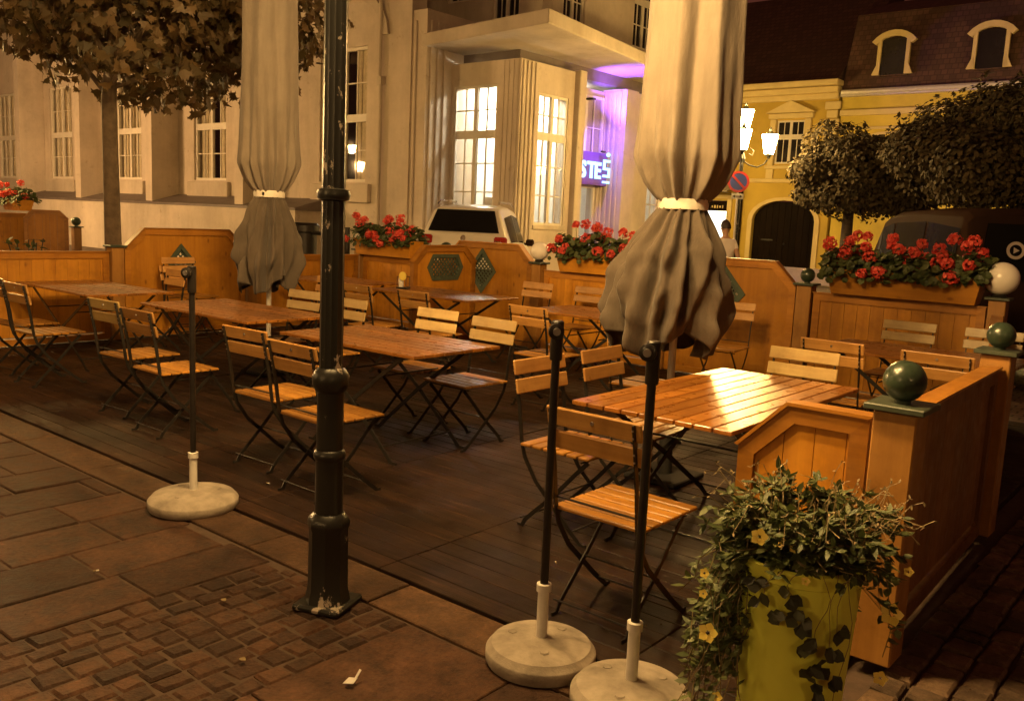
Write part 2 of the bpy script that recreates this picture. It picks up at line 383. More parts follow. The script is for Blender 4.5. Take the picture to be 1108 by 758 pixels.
# ------------------------------------------------------------------ chairs & tables
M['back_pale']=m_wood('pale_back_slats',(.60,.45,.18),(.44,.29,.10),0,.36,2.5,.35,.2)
def chair_proto(bm='back'):
    t=thing('folding_chair','x','chair')
    W=.43
    # one leg pair runs back-top -> front foot, the other seat-front -> rear foot
    A=[(-.285,.875),(-.268,.80),(-.235,.62),(-.215,.47),(-.19,.385),(-.11,.27),(.0,.17),(.10,.08),(.155,.035),(.195,.004),(.225,.004)]
    B=[(.195,.425),(.12,.35),(.03,.25),(-.06,.16),(-.14,.085),(-.185,.04),(-.205,.004),(-.235,.004)]
    for s in(-1,1):
        m=MB(); m.flat(A,s*(W/2-.022),.022,.006)
        l=m.build('leg',M['iron'],t)
        for z in (.855,.825,.76,.73):
            yy=-.285+(.875-z)*.22; r=MB()
            r.box((s*(W/2-.022),yy-.012,z),(.007,.004,.007)); r.build('rivet',M['rivet'],l)
        m=MB(); m.flat(B,s*(W/2-.045),.022,.006); m.build('leg',M['iron'],t)
    m=MB()
    for i in range(6):
        m.box((0,-.175+i*.0735,.452),(W,.062,.016),ch=.004)
    m.build('seat',M['seat'],t)
    m=MB()
    for z in(-.5,): pass
    rot=Matrix.Rotation(R(12),3,'X')
    for z,yy in((.845,-.266),(.748,-.245)):
        m.box((0,yy,z),(W+.01,.014,.078),rot,ch=.005)
    bo=m.build('backrest',M[bm],t)
    r=MB(); r.lathe([(.009,0),(.007,.003)],(0,0,0),8); 
    r.v=[(p[0],-.266-.0085-p[2],.845+p[1]) for p in r.v]; r.build('screw',M['rivet'],bo)
    for y_,z_ in((-.21,.50),(-.195,.055),(.13,.06),(-.02,.205)):
        m=MB(); m.tube([(-W/2+.02,y_,z_),(W/2-.02,y_,z_)],.0045,6); m.build('crossbar',M['iron'],t)
    m=MB()
    for s in(-1,1): m.box((s*(W/2-.06),.0,.438),(.012,.36,.012))
    m.tube([(-W/2+.02,.17,.425),(W/2-.02,.17,.425)],.0045,6); m.box((0,-.1,.438),(W-.1,.012,.010))
    m.build('seat_frame',M['iron'],t)
    return t
CH=chair_proto(); CHP=chair_proto('back_pale'); first=[True,True]
def chair(x,y,rz,label,group,z=0,tilt=0):
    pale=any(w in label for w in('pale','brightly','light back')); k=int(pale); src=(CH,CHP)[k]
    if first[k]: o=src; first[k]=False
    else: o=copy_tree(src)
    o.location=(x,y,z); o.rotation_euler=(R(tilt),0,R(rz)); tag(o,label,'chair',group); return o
GC='folding chairs of the terrace'
# facing: 0 = towards +Y (backs towards the camera side)
bk=.26  # offset from back plane to centre
chair(-1.86,3.03,0+rnd(-1,1),'nearest folding chair, seen from behind, between the two black poles and the glossy table',GC)
chair(-2.60,3.72,-90,'folding chair with reddish back, nearer of two on the left side of the glossy table',GC)
chair(-2.60,4.32,-88,'folding chair with reddish back, farther of two on the left side of the glossy table',GC)
chair(-2.07,5.12,182,'brightly lit pale folding chair at the far end of the glossy table',GC)
chair(-4.64,3.34,2,'folding chair seen from behind, left one of the two by the cast iron lamp post',GC)
chair(-3.97,3.20,-1,'folding chair whose seat and back show on both sides of the cast iron lamp post',GC)
chair(-4.86,4.70,181,'pale lit folding chair behind the middle table, left one of the pair',GC)
chair(-4.22,4.62,178,'pale lit folding chair behind the middle table, right one with its frame in full view',GC)
chair(-6.52,3.38,3,'folding chair with light back slats seen from behind, left of the left black pole',GC)
chair(-5.80,3.27,0,'folding chair seen from behind, right beside the left black pole',GC)
chair(-6.56,4.72,183,'pale folding chair standing right of the left parasol pole',GC)
chair(-5.80,4.60,179,'pale folding chair mostly hidden behind the cast iron lamp post',GC)
chair(-8.05,3.36,2,'folding chair seen from behind at the near side of the leftmost table',GC)
chair(-8.72,3.42,5,'leftmost folding chair, cut by the picture edge',GC)
chair(-9.62,5.62,-90,'folding chair backed against the octagonal fence panel, lower one of the stack',GC)
chair(-9.55,5.62,-86,'folding chair stacked on another in front of the octagonal panel',GC,.10)
chair(-9.2,4.95,178,'shaded folding chair behind the leftmost table, beside the stacked chairs',GC)
chair(-6.98,6.20,2,'dark backed folding chair beside the lamp post at the table with the menu holder',GC)
chair(-6.17,6.22,0,'dark backed folding chair in front of the table with the menu holder',GC)
chair(-4.66,6.12,-2,'folding chair seen from behind at the near side of the small back table',GC)
chair(-6.44,7.98,181,'folding chair behind the table with the menu holder, below the frosted globe on its post',GC)
chair(-5.74,8.06,180,'folding chair under the middle flower box, close to the right parasol',GC)
chair(-3.32,5.62,2,'folding chair half hidden behind the skirt of the right parasol, seat lit bright',GC)
chair(-3.93,8.02,186,'folding chair in front of the diamond lattice panel, showing right of the right parasol',GC)
chair(-2.14,6.30,-1,'folding chair seen from behind, directly behind the bright chair at the glossy table end',GC)
chair(-1.47,6.28,1,'folding chair seen from behind, above the nearest green ball',GC)
chair(-2.22,7.82,180,'pale folding chair under the right flower box, left one by the back fence',GC)
chair(-1.57,7.84,179,'pale folding chair by the back fence, right one cut by the farther green ball post',GC)
chair(-7.9,6.05,178,'dark folding chair just right of the left parasol, in the back row',GC)

def table_proto(L=1.6,Wd=.85):
    t=thing('folding_table','x','table')
    m=MB(); n=9; w=Wd/n
    for i in range(n): m.box((0,-Wd/2+w*(i+.5),.738),(L,w-.008,.022),ch=.003)
    m.build('tabletop',M['table'],t)
    for s in(-1,1):
        m=MB(); m.box((s*(L/2-.22),0,.718),(.03,Wd-.06,.016)); m.build('batten',M['iron'],t)
    for s in(-1,1):
        y=s*(Wd/2-.09)
        for q,dy in((-1,0),(1,.012)):
            mm=MB()
            pts=[(q*(L/2-.2),.71),(q*.0,.36),(-q*(L/2-.34),.07),(-q*(L/2-.27),.006),(-q*(L/2-.22),.004)]
            mm.flat([(a,b) for a,b in pts],0,.028,.007)
            mm.v=[(p[1],y-s*dy+p[0],p[2]) for p in mm.v]
            mm.build('leg',M['iron'],t)
    for x_,z_ in((-(L/2-.36),.10),((L/2-.36),.10),(-(L/2-.5),.535),((L/2-.5),.535)):
        m=MB(); m.tube([(x_,-Wd/2+.09,z_),(x_,Wd/2-.09,z_)],.006,6); m.build('crossbar',M['iron'],t)
    return t
TB=table_proto(); TBs=table_proto(1.36,.82)
GT='slatted folding tables of the terrace'
def table(x,y,rz,label,src=None,first=False):
    o=(src or TB) if first else copy_tree(src or TB)
    o.location=(x,y,0); o.rotation_euler=(0,0,R(rz)); tag(o,label,'table',GT); return o
table(-2.04,4.26,90,'glossy slatted table with a bright yellow reflection, nearest on the right',first=True)
table(-4.54,4.15,0,'slatted table right of the lamp post, with two pale lit chairs behind it',TBs,True)
table(-6.58,4.27,0,'slatted table behind the left black pole, in front of the left parasol')
table(-8.92,4.17,0,'leftmost slatted table, in front of the low fence panel')
table(-7.02,7.2,0,'slatted back table with the menu holder on it')
table(-4.75,7.12,0,'small looking back table left of the right parasol, below the middle flower box',TBs)
table(-1.84,7.05,0,'slatted table at the back right between two pairs of chairs, behind the nearest green ball',TBs)
table(-8.9,7.3,0,'dark slatted table in the far left back corner, showing between lamp post and left parasol',TBs)

# menu holder on back table
t=thing('menu_holder','small condiment holder with a round yellow card on the back table','table caddy',(-7.58,7.15,.75),15)
m=MB(); m.box((0,0,.01),(.14,.1,.02),ch=.004)
for sx in(-1,1):
    for sy in(-1,1): m.tube([(sx*.06,sy*.04,.02),(sx*.06,sy*.04,.14)],.004,6)
m.tube([(-.06,.04,.14),(.06,.04,.14)],.004,6); m.tube([(-.06,-.04,.14),(.06,-.04,.14)],.004,6); m.build('rack',M['iron'],t)
m=MB(); m.lathe([(.028,0),(.03,.02),(.03,.1),(.015,.13),(.015,.15)],(-.03,0,.02),12); m.build('jar',M['whitetube'],t)
m=MB(); m.lathe([(.05,-.003),(.05,.003)],(0,0,0),20); m.v=[(p[0]+.02,p[2]-.05,p[1]+.15) for p in m.v]; m.build('card',M['yellowpetal'],t)

# ------------------------------------------------------------------ fence
def poly_ring(outer,inner,y0,y1):
    """plate between outer and inner outlines (x,z), thickness y0..y1"""
    bm=bmesh.new(); es=[]
    for loop in [outer]+inner:
        vs=[bm.verts.new((x,y0,z)) for x,z in loop]
        es+=[bm.edges.new((vs[i],vs[(i+1)%len(vs)])) for i in range(len(vs))]
    r=bmesh.ops.triangle_fill(bm,use_beauty=True,use_dissolve=False,edges=es)
    fs=[f for f in bm.faces]
    ex=bmesh.ops.extrude_face_region(bm,geom=fs)
    for v in [e for e in ex['geom'] if isinstance(e,bmesh.types.BMVert)]: v.co.y=y1
    bm.verts.index_update(); mb=MB(); mb.add([v.co.copy() for v in bm.verts],[[v.index for v in f.verts] for f in bm.faces]); bm.free(); return mb
def panel_outline(w,h,cl,cr,z0=.012):
    p=[(0,z0),(w,z0)]
    p+= [(w,h-cr),(w-cr,h)] if cr else [(w,h)]
    p+= [(cl,h),(0,h-cl)] if cl else [(0,h)]
    return p
def inset(poly,d):
    n=len(poly); out=[]
    for i in range(n):
        a,b,c=Vector(poly[i-1]),Vector(poly[i]),Vector(poly[(i+1)%n])
        d1=(b-a).normalized(); d2=(c-b).normalized(); n1=Vector((-d1.y,d1.x)); n2=Vector((-d2.y,d2.x))
        k=(n1+n2); k=k/max(.2,k.dot(n1)); out.append(tuple(b+k*d))
    return out
def fence_panel(loc,rz,w,h,cl,cr,label,lat=None,mat='pine',group='pine fence panels round the terrace'):
    t=thing('wooden_fence',label,'fence',loc,rz,group)
    o=panel_outline(w,h,cl,cr); i=inset(o,.07)
    # frame boards
    fr=MB(); n=len(o)
    for k in range(n):
        q=[o[k],o[(k+1)%n],i[(k+1)%n],i[k]]
        fr.prism(q,-.032,.032,lambda u,v,tt:(u,tt,v))
    fr.build('frame',M['frame'] if mat=='pine' else M['pine_dark'],t)
    cap=MB(); ov=inset(o,-.014)
    for k in range(2 if (n==4) else 2,n-1):
        q=[o[k],o[k+1],ov[k+1],ov[k]]
        cap.prism(q,-.045,.045,lambda u,v,tt:(u,tt,v))
    cap.build('cap_rail',M['frame'],t,)
    hole=[]
    if lat:
        kind,cx,cz,a,b=lat
        if kind=='diamond': hole=[(cx-a,cz),(cx,cz-b),(cx+a,cz),(cx,cz+b)]
        else: hole=[(cx+a*sx,cz+b*sz) for sx,sz in((-1,0),(-.72,-.85),(.72,-.85),(1,0),(.72,.85),(-.72,.85))]
    # vertical boards: planks as separate islands where no hole, so each gets its own tone
    inn=i
    pm=MB(); zt=lambda x:(min(h, h-cl+x if x<cl else h, h-cr+(w-x) if x>w-cr else h)-.06)
    if not hole:
        x=.06; 
        while x<w-.061:
            x2=min(x+.125,w-.06); xs=[x+.0015]+[c for c in (cl,w-cr) if x<c<x2]+[x2-.0015]
            top=[(c,zt(c)) for c in reversed(xs)]
            pm.prism([(x+.0015,.1),(x2-.0015,.1)]+top,-.012,.012,lambda u,v,tt:(u,tt,v)); x=x2
    else:
        pm=poly_ring([(p[0],p[1]) for p in inset(o,.06)],[hole],-.012,.012)
    pm.build('boards',M[mat],t)
    if hole:
        kind,cx,cz,a,b=lat
        lm=MB(); hi=inset(hole,.025); ho=inset(hole,-.02)
        for k in range(len(hole)): lm.prism([ho[k],ho[(k+1)%len(hole)],hi[(k+1)%len(hole)],hi[k]],-.024,.024,lambda u,v,tt:(u,tt,v))
        # crossing laths
        def inside(x,z):
            if kind=='diamond': return abs(x-cx)/a+abs(z-cz)/b<.97
            return abs(z-cz)<b*.85 and abs(x-cx)/a+abs(z-cz)/b*.33<.97
        for dirn in(1,-1):
            for off in [q*.045 for q in range(-24,25)]:
                run=[]
                for s in range(-60,61):
                    u=s*.01
                    x=cx+u*.7071+off*.7071; z=cz+dirn*(u*.7071-off*.7071)
                    if inside(x,z): run.append((x,z))
                if len(run)>2:
                    (x0,z0),(x1,z1)=run[0],run[-1]; L=math.hypot(x1-x0,z1-z0)
                    lm.box(((x0+x1)/2,dirn*.005,(z0+z1)/2),(L,.008,.018),Matrix.Rotation(-math.atan2(z1-z0,x1-x0),3,'Y'))
        lm.build('lattice',M['lattice'],t)
    return t
def fence_post(loc,h,top,label,s=.14,group='pine fence posts',rball=.085,mat='post'):
    t=thing('fence_post',label,'fence post',loc,0,group)
    m=MB(); m.box((0,0,h/2),(s,s,h),ch=.006); m.build('shaft',M[mat],t)
    m=MB(); m.box((0,0,h+.013),(s+.06,s+.06,.024),ch=.004); m.build('cap',M['cap'],t)
    if top=='ball':
        m=MB(); m.lathe([(.03,0),(.03,.02)],(0,0,h+.025),12); m.ball((0,0,h+.03+rball),rball,28); m.build('ball',M['ball'],t)
    elif top=='globe':
        m=MB(); m.lathe([(.055,0),(.06,.012),(.045,.03)],(0,0,h+.026),16); m.build('socket',M['iron'],t)
        m=MB(); m.ball((0,0,h+.045+rball),rball,28); m.build('globe',M['globe'],t)
    return t
# left side (plane X=-10.2, along Y)
fence_panel((-10.2,2.66,0),90,2.28,1.02,0,0,'low rectangular pine fence panel at the far left, behind the leftmost table')
fence_post((-10.2,5.03,0),1.08,None,'pine fence post between low and octagonal panel, under the tree trunk')
fence_panel((-10.2,5.13,0),90,1.62,1.30,.24,.24,'octagonal pine panel with a small lattice diamond, behind the stacked chairs',('diamond',.72,.90,.17,.2))
fence_post((-10.2,6.84,0),1.08,None,'pine fence post hidden beside the left parasol')
fence_panel((-10.2,6.93,0),90,1.74,.98,0,0,'low pine panel in the back left corner, seen between left parasol and lamp post')
fence_post((-10.25,8.78,0),1.05,'globe','corner fence post with a frosted globe just right of the cast iron lamp post',rball=.10,group='fence posts with frosted globes')
# back side (Y=8.78)
Y0=8.78
fence_panel((-10.15,Y0,0),0,1.58,.98,0,0,'pine back fence panel under the left flower box')
fence_post((-8.50,Y0+.02,0),1.06,'ball','back fence post with a dark ball beside the left flower box',s=.12,group='fence posts with dark green balls')
fence_panel((-8.42,Y0,0),0,1.46,1.285,.22,.22,'octagonal pine panel with a diamond lattice in front of the silver car',('diamond',.62,.92,.22,.27))
fence_post((-6.86,Y0,0),1.07,'globe','fence post with a frosted globe left of the middle flower box',rball=.115,group='fence posts with frosted globes')
fence_panel((-6.75,Y0,0),0,1.62,.99,0,0,'pine back fence panel under the middle flower box')
fence_post((-5.06,Y0,0),1.05,None,'plain fence post hidden behind the right parasol')
fence_panel((-4.98,Y0,0),0,1.45,1.29,.20,.24,'octagonal pine panel with a diamond lattice, just right of the right parasol',('diamond',.64,.93,.24,.28))
fence_post((-3.43,Y0,0),1.08,'ball','back fence post with a dark ball between octagonal panel and right flower box',s=.15,group='fence posts with dark green balls',rball=.072)
fence_panel((-3.34,Y0,0),0,1.56,1.01,0,0,'wide pine back fence panel under the right flower box')
fence_post((-1.69,Y0,0),1.09,'globe','back corner fence post with a frosted globe right of the right flower box',rball=.145,group='fence posts with frosted globes')
# divider with oval lattice
fence_panel((-7.86,7.55,0),90,1.12,1.235,.2,.2,'octagonal divider panel with an oval lattice, standing end on behind the back table',('oval',.57,.97,.30,.17))
# right side
fence_post((-.935,3.42,0),.97,'ball','nearest fence post with a large dark green ball, behind the potted plant',s=.155,group='fence posts with dark green balls',rball=.077)
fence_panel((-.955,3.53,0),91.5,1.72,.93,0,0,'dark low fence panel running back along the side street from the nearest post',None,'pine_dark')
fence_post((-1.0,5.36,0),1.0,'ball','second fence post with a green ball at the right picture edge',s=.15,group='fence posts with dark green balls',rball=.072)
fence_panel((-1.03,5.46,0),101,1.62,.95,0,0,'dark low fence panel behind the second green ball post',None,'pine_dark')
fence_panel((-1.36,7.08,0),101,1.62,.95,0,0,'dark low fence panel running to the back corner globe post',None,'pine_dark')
fence_panel((-1.56,3.44,0),0,.52,.915,.20,0,'small corner-cut wooden panel beside the nearest green ball post, behind the potted plant')

# ------------------------------------------------------------------ flower boxes
def disc_leaf(mb,c,r,nrm,n=6,cup=.25):
    nrm=nrm.normalized(); a=nrm.orthogonal().normalized(); b=nrm.cross(a); ph=rnd(0,6.28)
    vs=[c-nrm*r*cup]+[c+(a*math.cos(ph+2*PI*k/n)+b*math.sin(ph+2*PI*k/n))*r*rnd(.85,1.1) for k in range(n)]
    mb.add(vs,[(0,1+k,1+(k+1)%n) for k in range(n)])
def flower_box(cx,y,z,w,label,nl,nb,seed,hh=.24,flabel=''):
    random.seed(seed)
    t=thing('flower_box',label,'flower box',(cx,y,z),0,'flower boxes on the fence')
    m=MB(); sl=.05
    # trapezoid box, open top
    b=[(-w/2+sl,-.10,0),(w/2-sl,-.10,0),(w/2-sl,.10,0),(-w/2+sl,.10,0)]; tt=[(-w/2,-.14,hh),(w/2,-.14,hh),(w/2,.14,hh),(-w/2,.14,hh)]
    ti=[(-w/2+.03,-.11,hh),(w/2-.03,-.11,hh),(w/2-.03,.11,hh),(-w/2+.03,.11,hh)]; bi=[(x,yy,hh-.04) for x,yy,_ in ti]
    vs=b+tt+ti+bi; fs=[(3,2,1,0),(12,13,14,15)]
    for i in range(4):
        j=(i+1)%4; fs+=[(i,j,4+j,4+i),(4+i,4+j,8+j,8+i),(8+i,8+j,12+j,12+i)]
    m.add(vs,fs); m.build('box',M['pinex'],t,.003)
    m=MB(); m.box((0,0,hh-.03),(w-.07,.21,.02)); m.build('soil',M['soil'],t)
    p=thing('geranium_plants',flabel,'flowers',(cx,y,z+hh),0,'geraniums in the flower boxes')
    lf=MB()
    for k in range(nl):
        x=rnd(-w/2-.05,w/2+.05); q=rnd(0,PI); e=math.sqrt(rnd(.15,1)); hx=.30*(.75+.35*noise.noise(Vector((x*3+seed,0,0))))
        yy=math.cos(q)*.24*e; zz=math.sin(q)*hx*e-(.10 if abs(yy)>.13 else 0)*rnd(0,1)-.02
        c=Vector((x,yy,zz)); nrm=Vector((rnd(-.5,.5),yy*3+rnd(-.5,.5),.6+rnd(-.4,.5)))
        disc_leaf(lf,c,rnd(.026,.048),nrm,7)
    lf.build('leaves',M['leaf_ger'],p,fixn=False)
    st=MB()
    bl=[]
    for k in range(nb):
        x=-w/2+(k+.5)/nb*w+rnd(-.05,.05); yy=rnd(-.26,.08); zz=rnd(.05,.34)-(.12 if yy<-.18 else 0)
        c=Vector((x,yy,zz)); bl.append(c); st.tube([(x*.95,yy*.4,0),(x*.98,yy*.8,zz*.6),tuple(c)],.003,4)
    st.build('stems',M['leaf_ger'],p,fixn=False)
    for c in bl:
        pm=MB(); rr=rnd(.045,.074)
        for q in range(60):
            d=Vector((rnd(-1,1),rnd(-1,1),rnd(-.7,1))).normalized()
            disc_leaf(pm,c+d*rr*rnd(.7,1.05),rnd(.013,.021),d+Vector((rnd(-.3,.3),)*3),5,.3)
        pm.build('blossom',M['petal'],p,fixn=False)
flower_box(-9.64,Y0-.02,1.0,1.22,'left pine flower box in front of the bank, beside the lamp post',760,30,11,flabel='red geraniums in the left flower box, below the bank windows')
flower_box(-5.84,Y0-.02,1.01,1.32,'middle pine flower box between globe post and right parasol',760,26,12,flabel='red geraniums in the middle flower box, by the right parasol')
flower_box(-2.50,Y0-.02,1.03,1.38,'right pine flower box in front of the dark van',1000,36,13,flabel='red geraniums in the right flower box, in front of the dark van')

# ------------------------------------------------------------------ parasols
def parasol(loc,label,ph,seed,scale=1.0):
    t=thing('parasol',label,'parasol',loc,0,'closed parasols')
    m=MB(); m.lathe([(.025,0),(.025,.02),(.024,.02),(.024,4.0),(.03,4.02),(.012,4.08)],(0,0,.02),16); m.build('pole',M['polemetal'],t)
    m=MB(); m.box((0,0,.02),(.38,.38,.035),ch=.008); m.lathe([(.05,.036),(.04,.3)],(0,0,0),12); m.build('foot',M['rubber'],t)
    random.seed(seed); m=MB(); NT=192; NZ=110; zb=1.74
    vs=[];fs=[]
    nf=8
    for i in range(NZ+1):
        u=i/NZ
        for k in range(NT):
            th=2*PI*k/NT; nz=lambda a,b,s:noise.noise(Vector((math.cos(th)*a+s,math.sin(th)*a+b,b*1.7+s)))
            if u<.47: # skirt
                v=u/.47; zt=.86+.07*math.cos(th*4+ph)+.06*nz(1.3,.3,seed)+.02*math.cos(th*9+1+ph); z=zt+(zb-zt)*v
                s=(1-v)
                R0=.098+(.175*math.sin(min(1,s*1.5)*PI/2))-.035*max(0,s-.72)/.28
                fold=(.10+.55*min(1,s*2.0))*(math.cos(nf*th+ph+1.6*math.sin(s*2.2+ph)+.7*nz(1,s*1.5,seed))) *.30
                fold+=.20*nz(2.6,s*3.0,seed+3)*min(1,s*3)+.03*nz(5,s*5,seed+9)*min(1,s*4)-.12*max(0,math.cos(5*th+ph+2.2*s+nz(1.2,s*2,seed)))**6*min(1,s*3)
                r=R0*(1+fold+.12*math.cos(17*th+2.5*s))
            else:
                v=(u-.47)/.53; z=zb+(3.95-zb)*v
                bulge=.098+.152*min(1,(v/.13))**.7 if v<.13 else .25-.03*((v-.13)/.87)
                bulge=max(.02,bulge if v<.97 else bulge*(1-(v-.97)/.03*.8))
                kf=math.exp(-v*7)*min(1,.35+v*12)
                fold=.22*kf*math.cos(nf*2*th+ph)+.03*math.cos(nf*th+ph*2)+.16*max(0,math.cos(th*2+ph+.5*nz(.8,v,seed)))**10*(-1)
                fold+=-.05*abs(math.sin(4*th+ph+.25*math.sin(v*3)))**.5+.06*nz(2.5,v*3,seed)*(.4+kf)
                r=bulge*(1+fold)
            if u<.47 and scale<1.2: r*=1-.14*min(1,(1-u/.47)*2)
            sk=(.09*max(0,1-u/.47)**.8 if scale>1.2 else .02*max(0,1-u/.47)); vs.append((r*math.cos(th)*scale-.772*sk,r*math.sin(th)*scale-.636*sk,z))
    for i in range(NZ):
        for k in range(NT): fs.append((i*NT+k,i*NT+(k+1)%NT,(i+1)*NT+(k+1)%NT,(i+1)*NT+k))
    cut=int(NZ*.47)
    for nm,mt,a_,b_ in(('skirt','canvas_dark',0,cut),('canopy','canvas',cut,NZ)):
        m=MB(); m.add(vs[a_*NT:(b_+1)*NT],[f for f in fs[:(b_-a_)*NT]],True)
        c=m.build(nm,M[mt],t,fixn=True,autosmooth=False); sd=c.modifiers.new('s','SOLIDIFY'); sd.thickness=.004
    # gathered inner layer, rolled folds hanging out of the skirt
    m=MB(); vs=[];fs=[]; n2=96
    for i in range(25):
        v=i/24; z=.98+(1.70-.98)*v
        for k in range(n2):
            th=2*PI*k/n2; r=(.07+.12*(1-v))*(1+.35*math.cos(7*th+ph+2*v)+.1*math.cos(13*th))
            vs.append((r*math.cos(th),r*math.sin(th),z))
    for i in range(24):
        for k in range(n2): fs.append((i*n2+k,i*n2+(k+1)%n2,(i+1)*n2+(k+1)%n2,(i+1)*n2+k))
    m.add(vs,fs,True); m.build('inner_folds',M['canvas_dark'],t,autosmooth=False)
    m=MB(); e_=scale*.126; m.lathe([(e_-.01,-.033),(e_,-.03),(e_+.003,0),(e_,.03),(e_-.01,.033),(e_-.02,0)],(0,0,zb),40); m.build('strap',M['strap'],t)
    m=MB()
    m.box((math.cos(ph-1.6)*(scale*.126+.003),math.sin(ph-1.6)*(scale*.126+.003),zb),(.02,.012,.03)); m.build('buckle',M['iron'],t)
    return t
parasol((-7.33,5.13,0),'closed taupe parasol tied with a pale strap, left one with its white pole foot',.6,3,1.14)
parasol((-2.75,4.93,0),'closed taupe parasol behind the glossy table, the big right one with a flaring skirt',2.1,8,1.22)

# ------------------------------------------------------------------ lamp posts
def lantern(mb_g,mb_i,x,y,z,k_=1):
    mb_g.lathe([(.085,0),(.15,.30),(.15,.31)],(x,y,z),6,smooth=False)
    mb_i.lathe([(.02,-.10),(.035,-.06),(.06,-.03),(.095,-.012),(.09,-.002)],(x,y,z),12)
    mb_i.lathe([(.175,.312),(.165,.33),(.09,.40),(.05,.43),(.03,.46),(.035,.48),(.01,.53)],(x,y,z),12)
    for k in range(6):
        a=2*PI*k/6; c,s=math.cos(a),math.sin(a)
        mb_i.tube([(x+c*.084*k_,y+s*.084*k_,z),(x+c*.150*k_,y+s*.150*k_,z+.31)],.006*k_,4)
def lamp(loc,label,glow,rz=0,arm=.72,zt=3.55,top=.74):
    t=thing('street_lamp',label,'street lamp',loc,rz,'cast iron candelabra street lamps')
    m=MB(); m.box((0,0,.012),(.215,.215,.026),ch=.008); m.build('base_plate',M['lamppost'],t)
    m=MB(); o=PI/8
    m.lathe([(.095,.02),(.088,.06),(.083,.08),(.080,.33),(.086,.345),(.088,.365),(.078,.385),(.062,.40)],(0,0,0),8,o,False)
    m.lathe([(.057,.40),(.056,.62),(.064,.63),(.066,.645),(.060,.66),(.054,.665),(.053,.90),(.060,.905),(.073,.93),(.075,.965),(.062,.99),(.050,1.0)],(0,0,0),24)
    n=24; vs=[];fs=[]; zs=[1.0,1.66,1.661,1.70,1.701,2.6,3.2]
    fl=lambda z,k:(.047-.004*(z-1)/2.2)*(1-(.07 if k%2 else 0))
    for z in zs:
        for k in range(n):
            r=fl(z,k) if not(1.66<z<1.701) else .062
            if z in(1.66,1.701): r=fl(z,k)
            vs.append((r*math.cos(2*PI*k/n),r*math.sin(2*PI*k/n),z))
    for i in range(len(zs)-1):
        for k in range(n): fs.append((i*n+k,i*n+(k+1)%n,(i+1)*n+(k+1)%n,(i+1)*n+k))
    m.add(vs,fs)
    m.lathe([(.045,1.655),(.062,1.665),(.066,1.68),(.062,1.695),(.045,1.705)],(0,0,0),24)
    m.lathe([(.045,3.15),(.07,3.2),(.075,3.25),(.05,3.3),(.035,3.4),(.03,zt+top-.12),(.05,zt+top-.10)],(0,0,0),16)
    m.build('shaft',M['lamppost'],t)
    am=MB()
    for k in range(3):
        a=2*PI*k/3; c,s=math.cos(a),math.sin(a)
        pr=[(.04,3.3),(.2,3.22),(.42,3.18),(.6,3.25),(.70,3.36),(arm,zt-.1)]
        am.tube([(c*r*arm/.72,s*r*arm/.72,z+zt-3.55) for r,z in pr],.016,8)
        pr=[(.05,3.42),(.16,3.5),(.28,3.42),(.24,3.32),(.16,3.36)]
        am.tube([(c*r,s*r,z) for r,z in pr],.009,6)
    am.build('scroll_arm',M['lamppost'],t)
    ps=[(arm*math.cos(2*PI*k/3),arm*math.sin(2*PI*k/3),zt) for k in range(3)]+[(0,0,zt+top)]
    for p in ps:
        gm=MB(); im=MB(); lantern(gm,im,0,0,0,.9 if glow=='lantern_glow_far' else 1)
        q_=1.12 if glow=='lantern_glow_far' else 1
        qg=q_*1.22 if glow=='lantern_glow_far' else q_
        im.v=[(v[0]*q_+p[0],v[1]*q_+p[1],v[2]*q_+p[2]-.06) for v in im.v]; gm.v=[(v[0]*qg+p[0],v[1]*qg+p[1],v[2]*qg+p[2]-.06) for v in gm.v]
        li=im.build('lantern',M['lamppost'],t); gm.build('glass',M[glow],li)
    return t
lamp((-2.78,2.24,-.015),'black cast iron lamp post with chipped paint standing in the cobbles in the foreground','lantern_glow',20)
lamp((-9.16,18.95,-.045),'lit candelabra street lamp with four glowing lanterns, in front of the ochre house','lantern_glow_far',54.5,.66,3.44,.50)
lamp((-6.28,11.09,-.045),'assumed street lamp, unseen, standing hidden behind the right parasol','lantern_glow_mid_assumed',20,.34,3.6,.5)  # unseen lamp assumed here, added to light the bank entrance and canopy
lamp((-5.6,29.5,-.045),'added street lamp, unseen behind the round trees, lighting the ochre house','lantern_glow_added',20,.6,3.6,.5)  # unseen lamp added to light the ochre house
lamp((-18.4,29.3,-.045),'distant street lamp whose glowing lantern shows just left of the right parasol','lantern_glow_far',30)
lamp((-31,6.3,-.05),'assumed street lamp, unseen, outside the picture by the bank front','lantern_glow_bank_assumed',10)  # out-of-view lamp assumed, added to light the bank facade
lamp((-13.0,-3.2,-.05),'assumed street lamp, unseen, behind the photographer on the left pavement','lantern_glow_assumed',50)  # out-of-view lamp assumed, added as fill for the left pavement
lamp((-3.2,-7.5,-.05),'assumed street lamp, unseen, on the square straight behind the photographer','lantern_glow_assumed',15)  # out-of-view lamp assumed, added as fill for pot, fences and chair backs
lamp((6.5,-3.5,-.05),'added fill lamp, unseen, in the side street behind the photographer, to the right','lantern_glow_fill',35)  # unseen lamp added as fill for the right fence and pot
lamp((-19.3,5.7,-.05),'added fill lamp, unseen left of the picture, between the two terraces and the bank','lantern_glow_added',75,.6,3.7,.5)  # unseen second lamp added to brighten the bank front
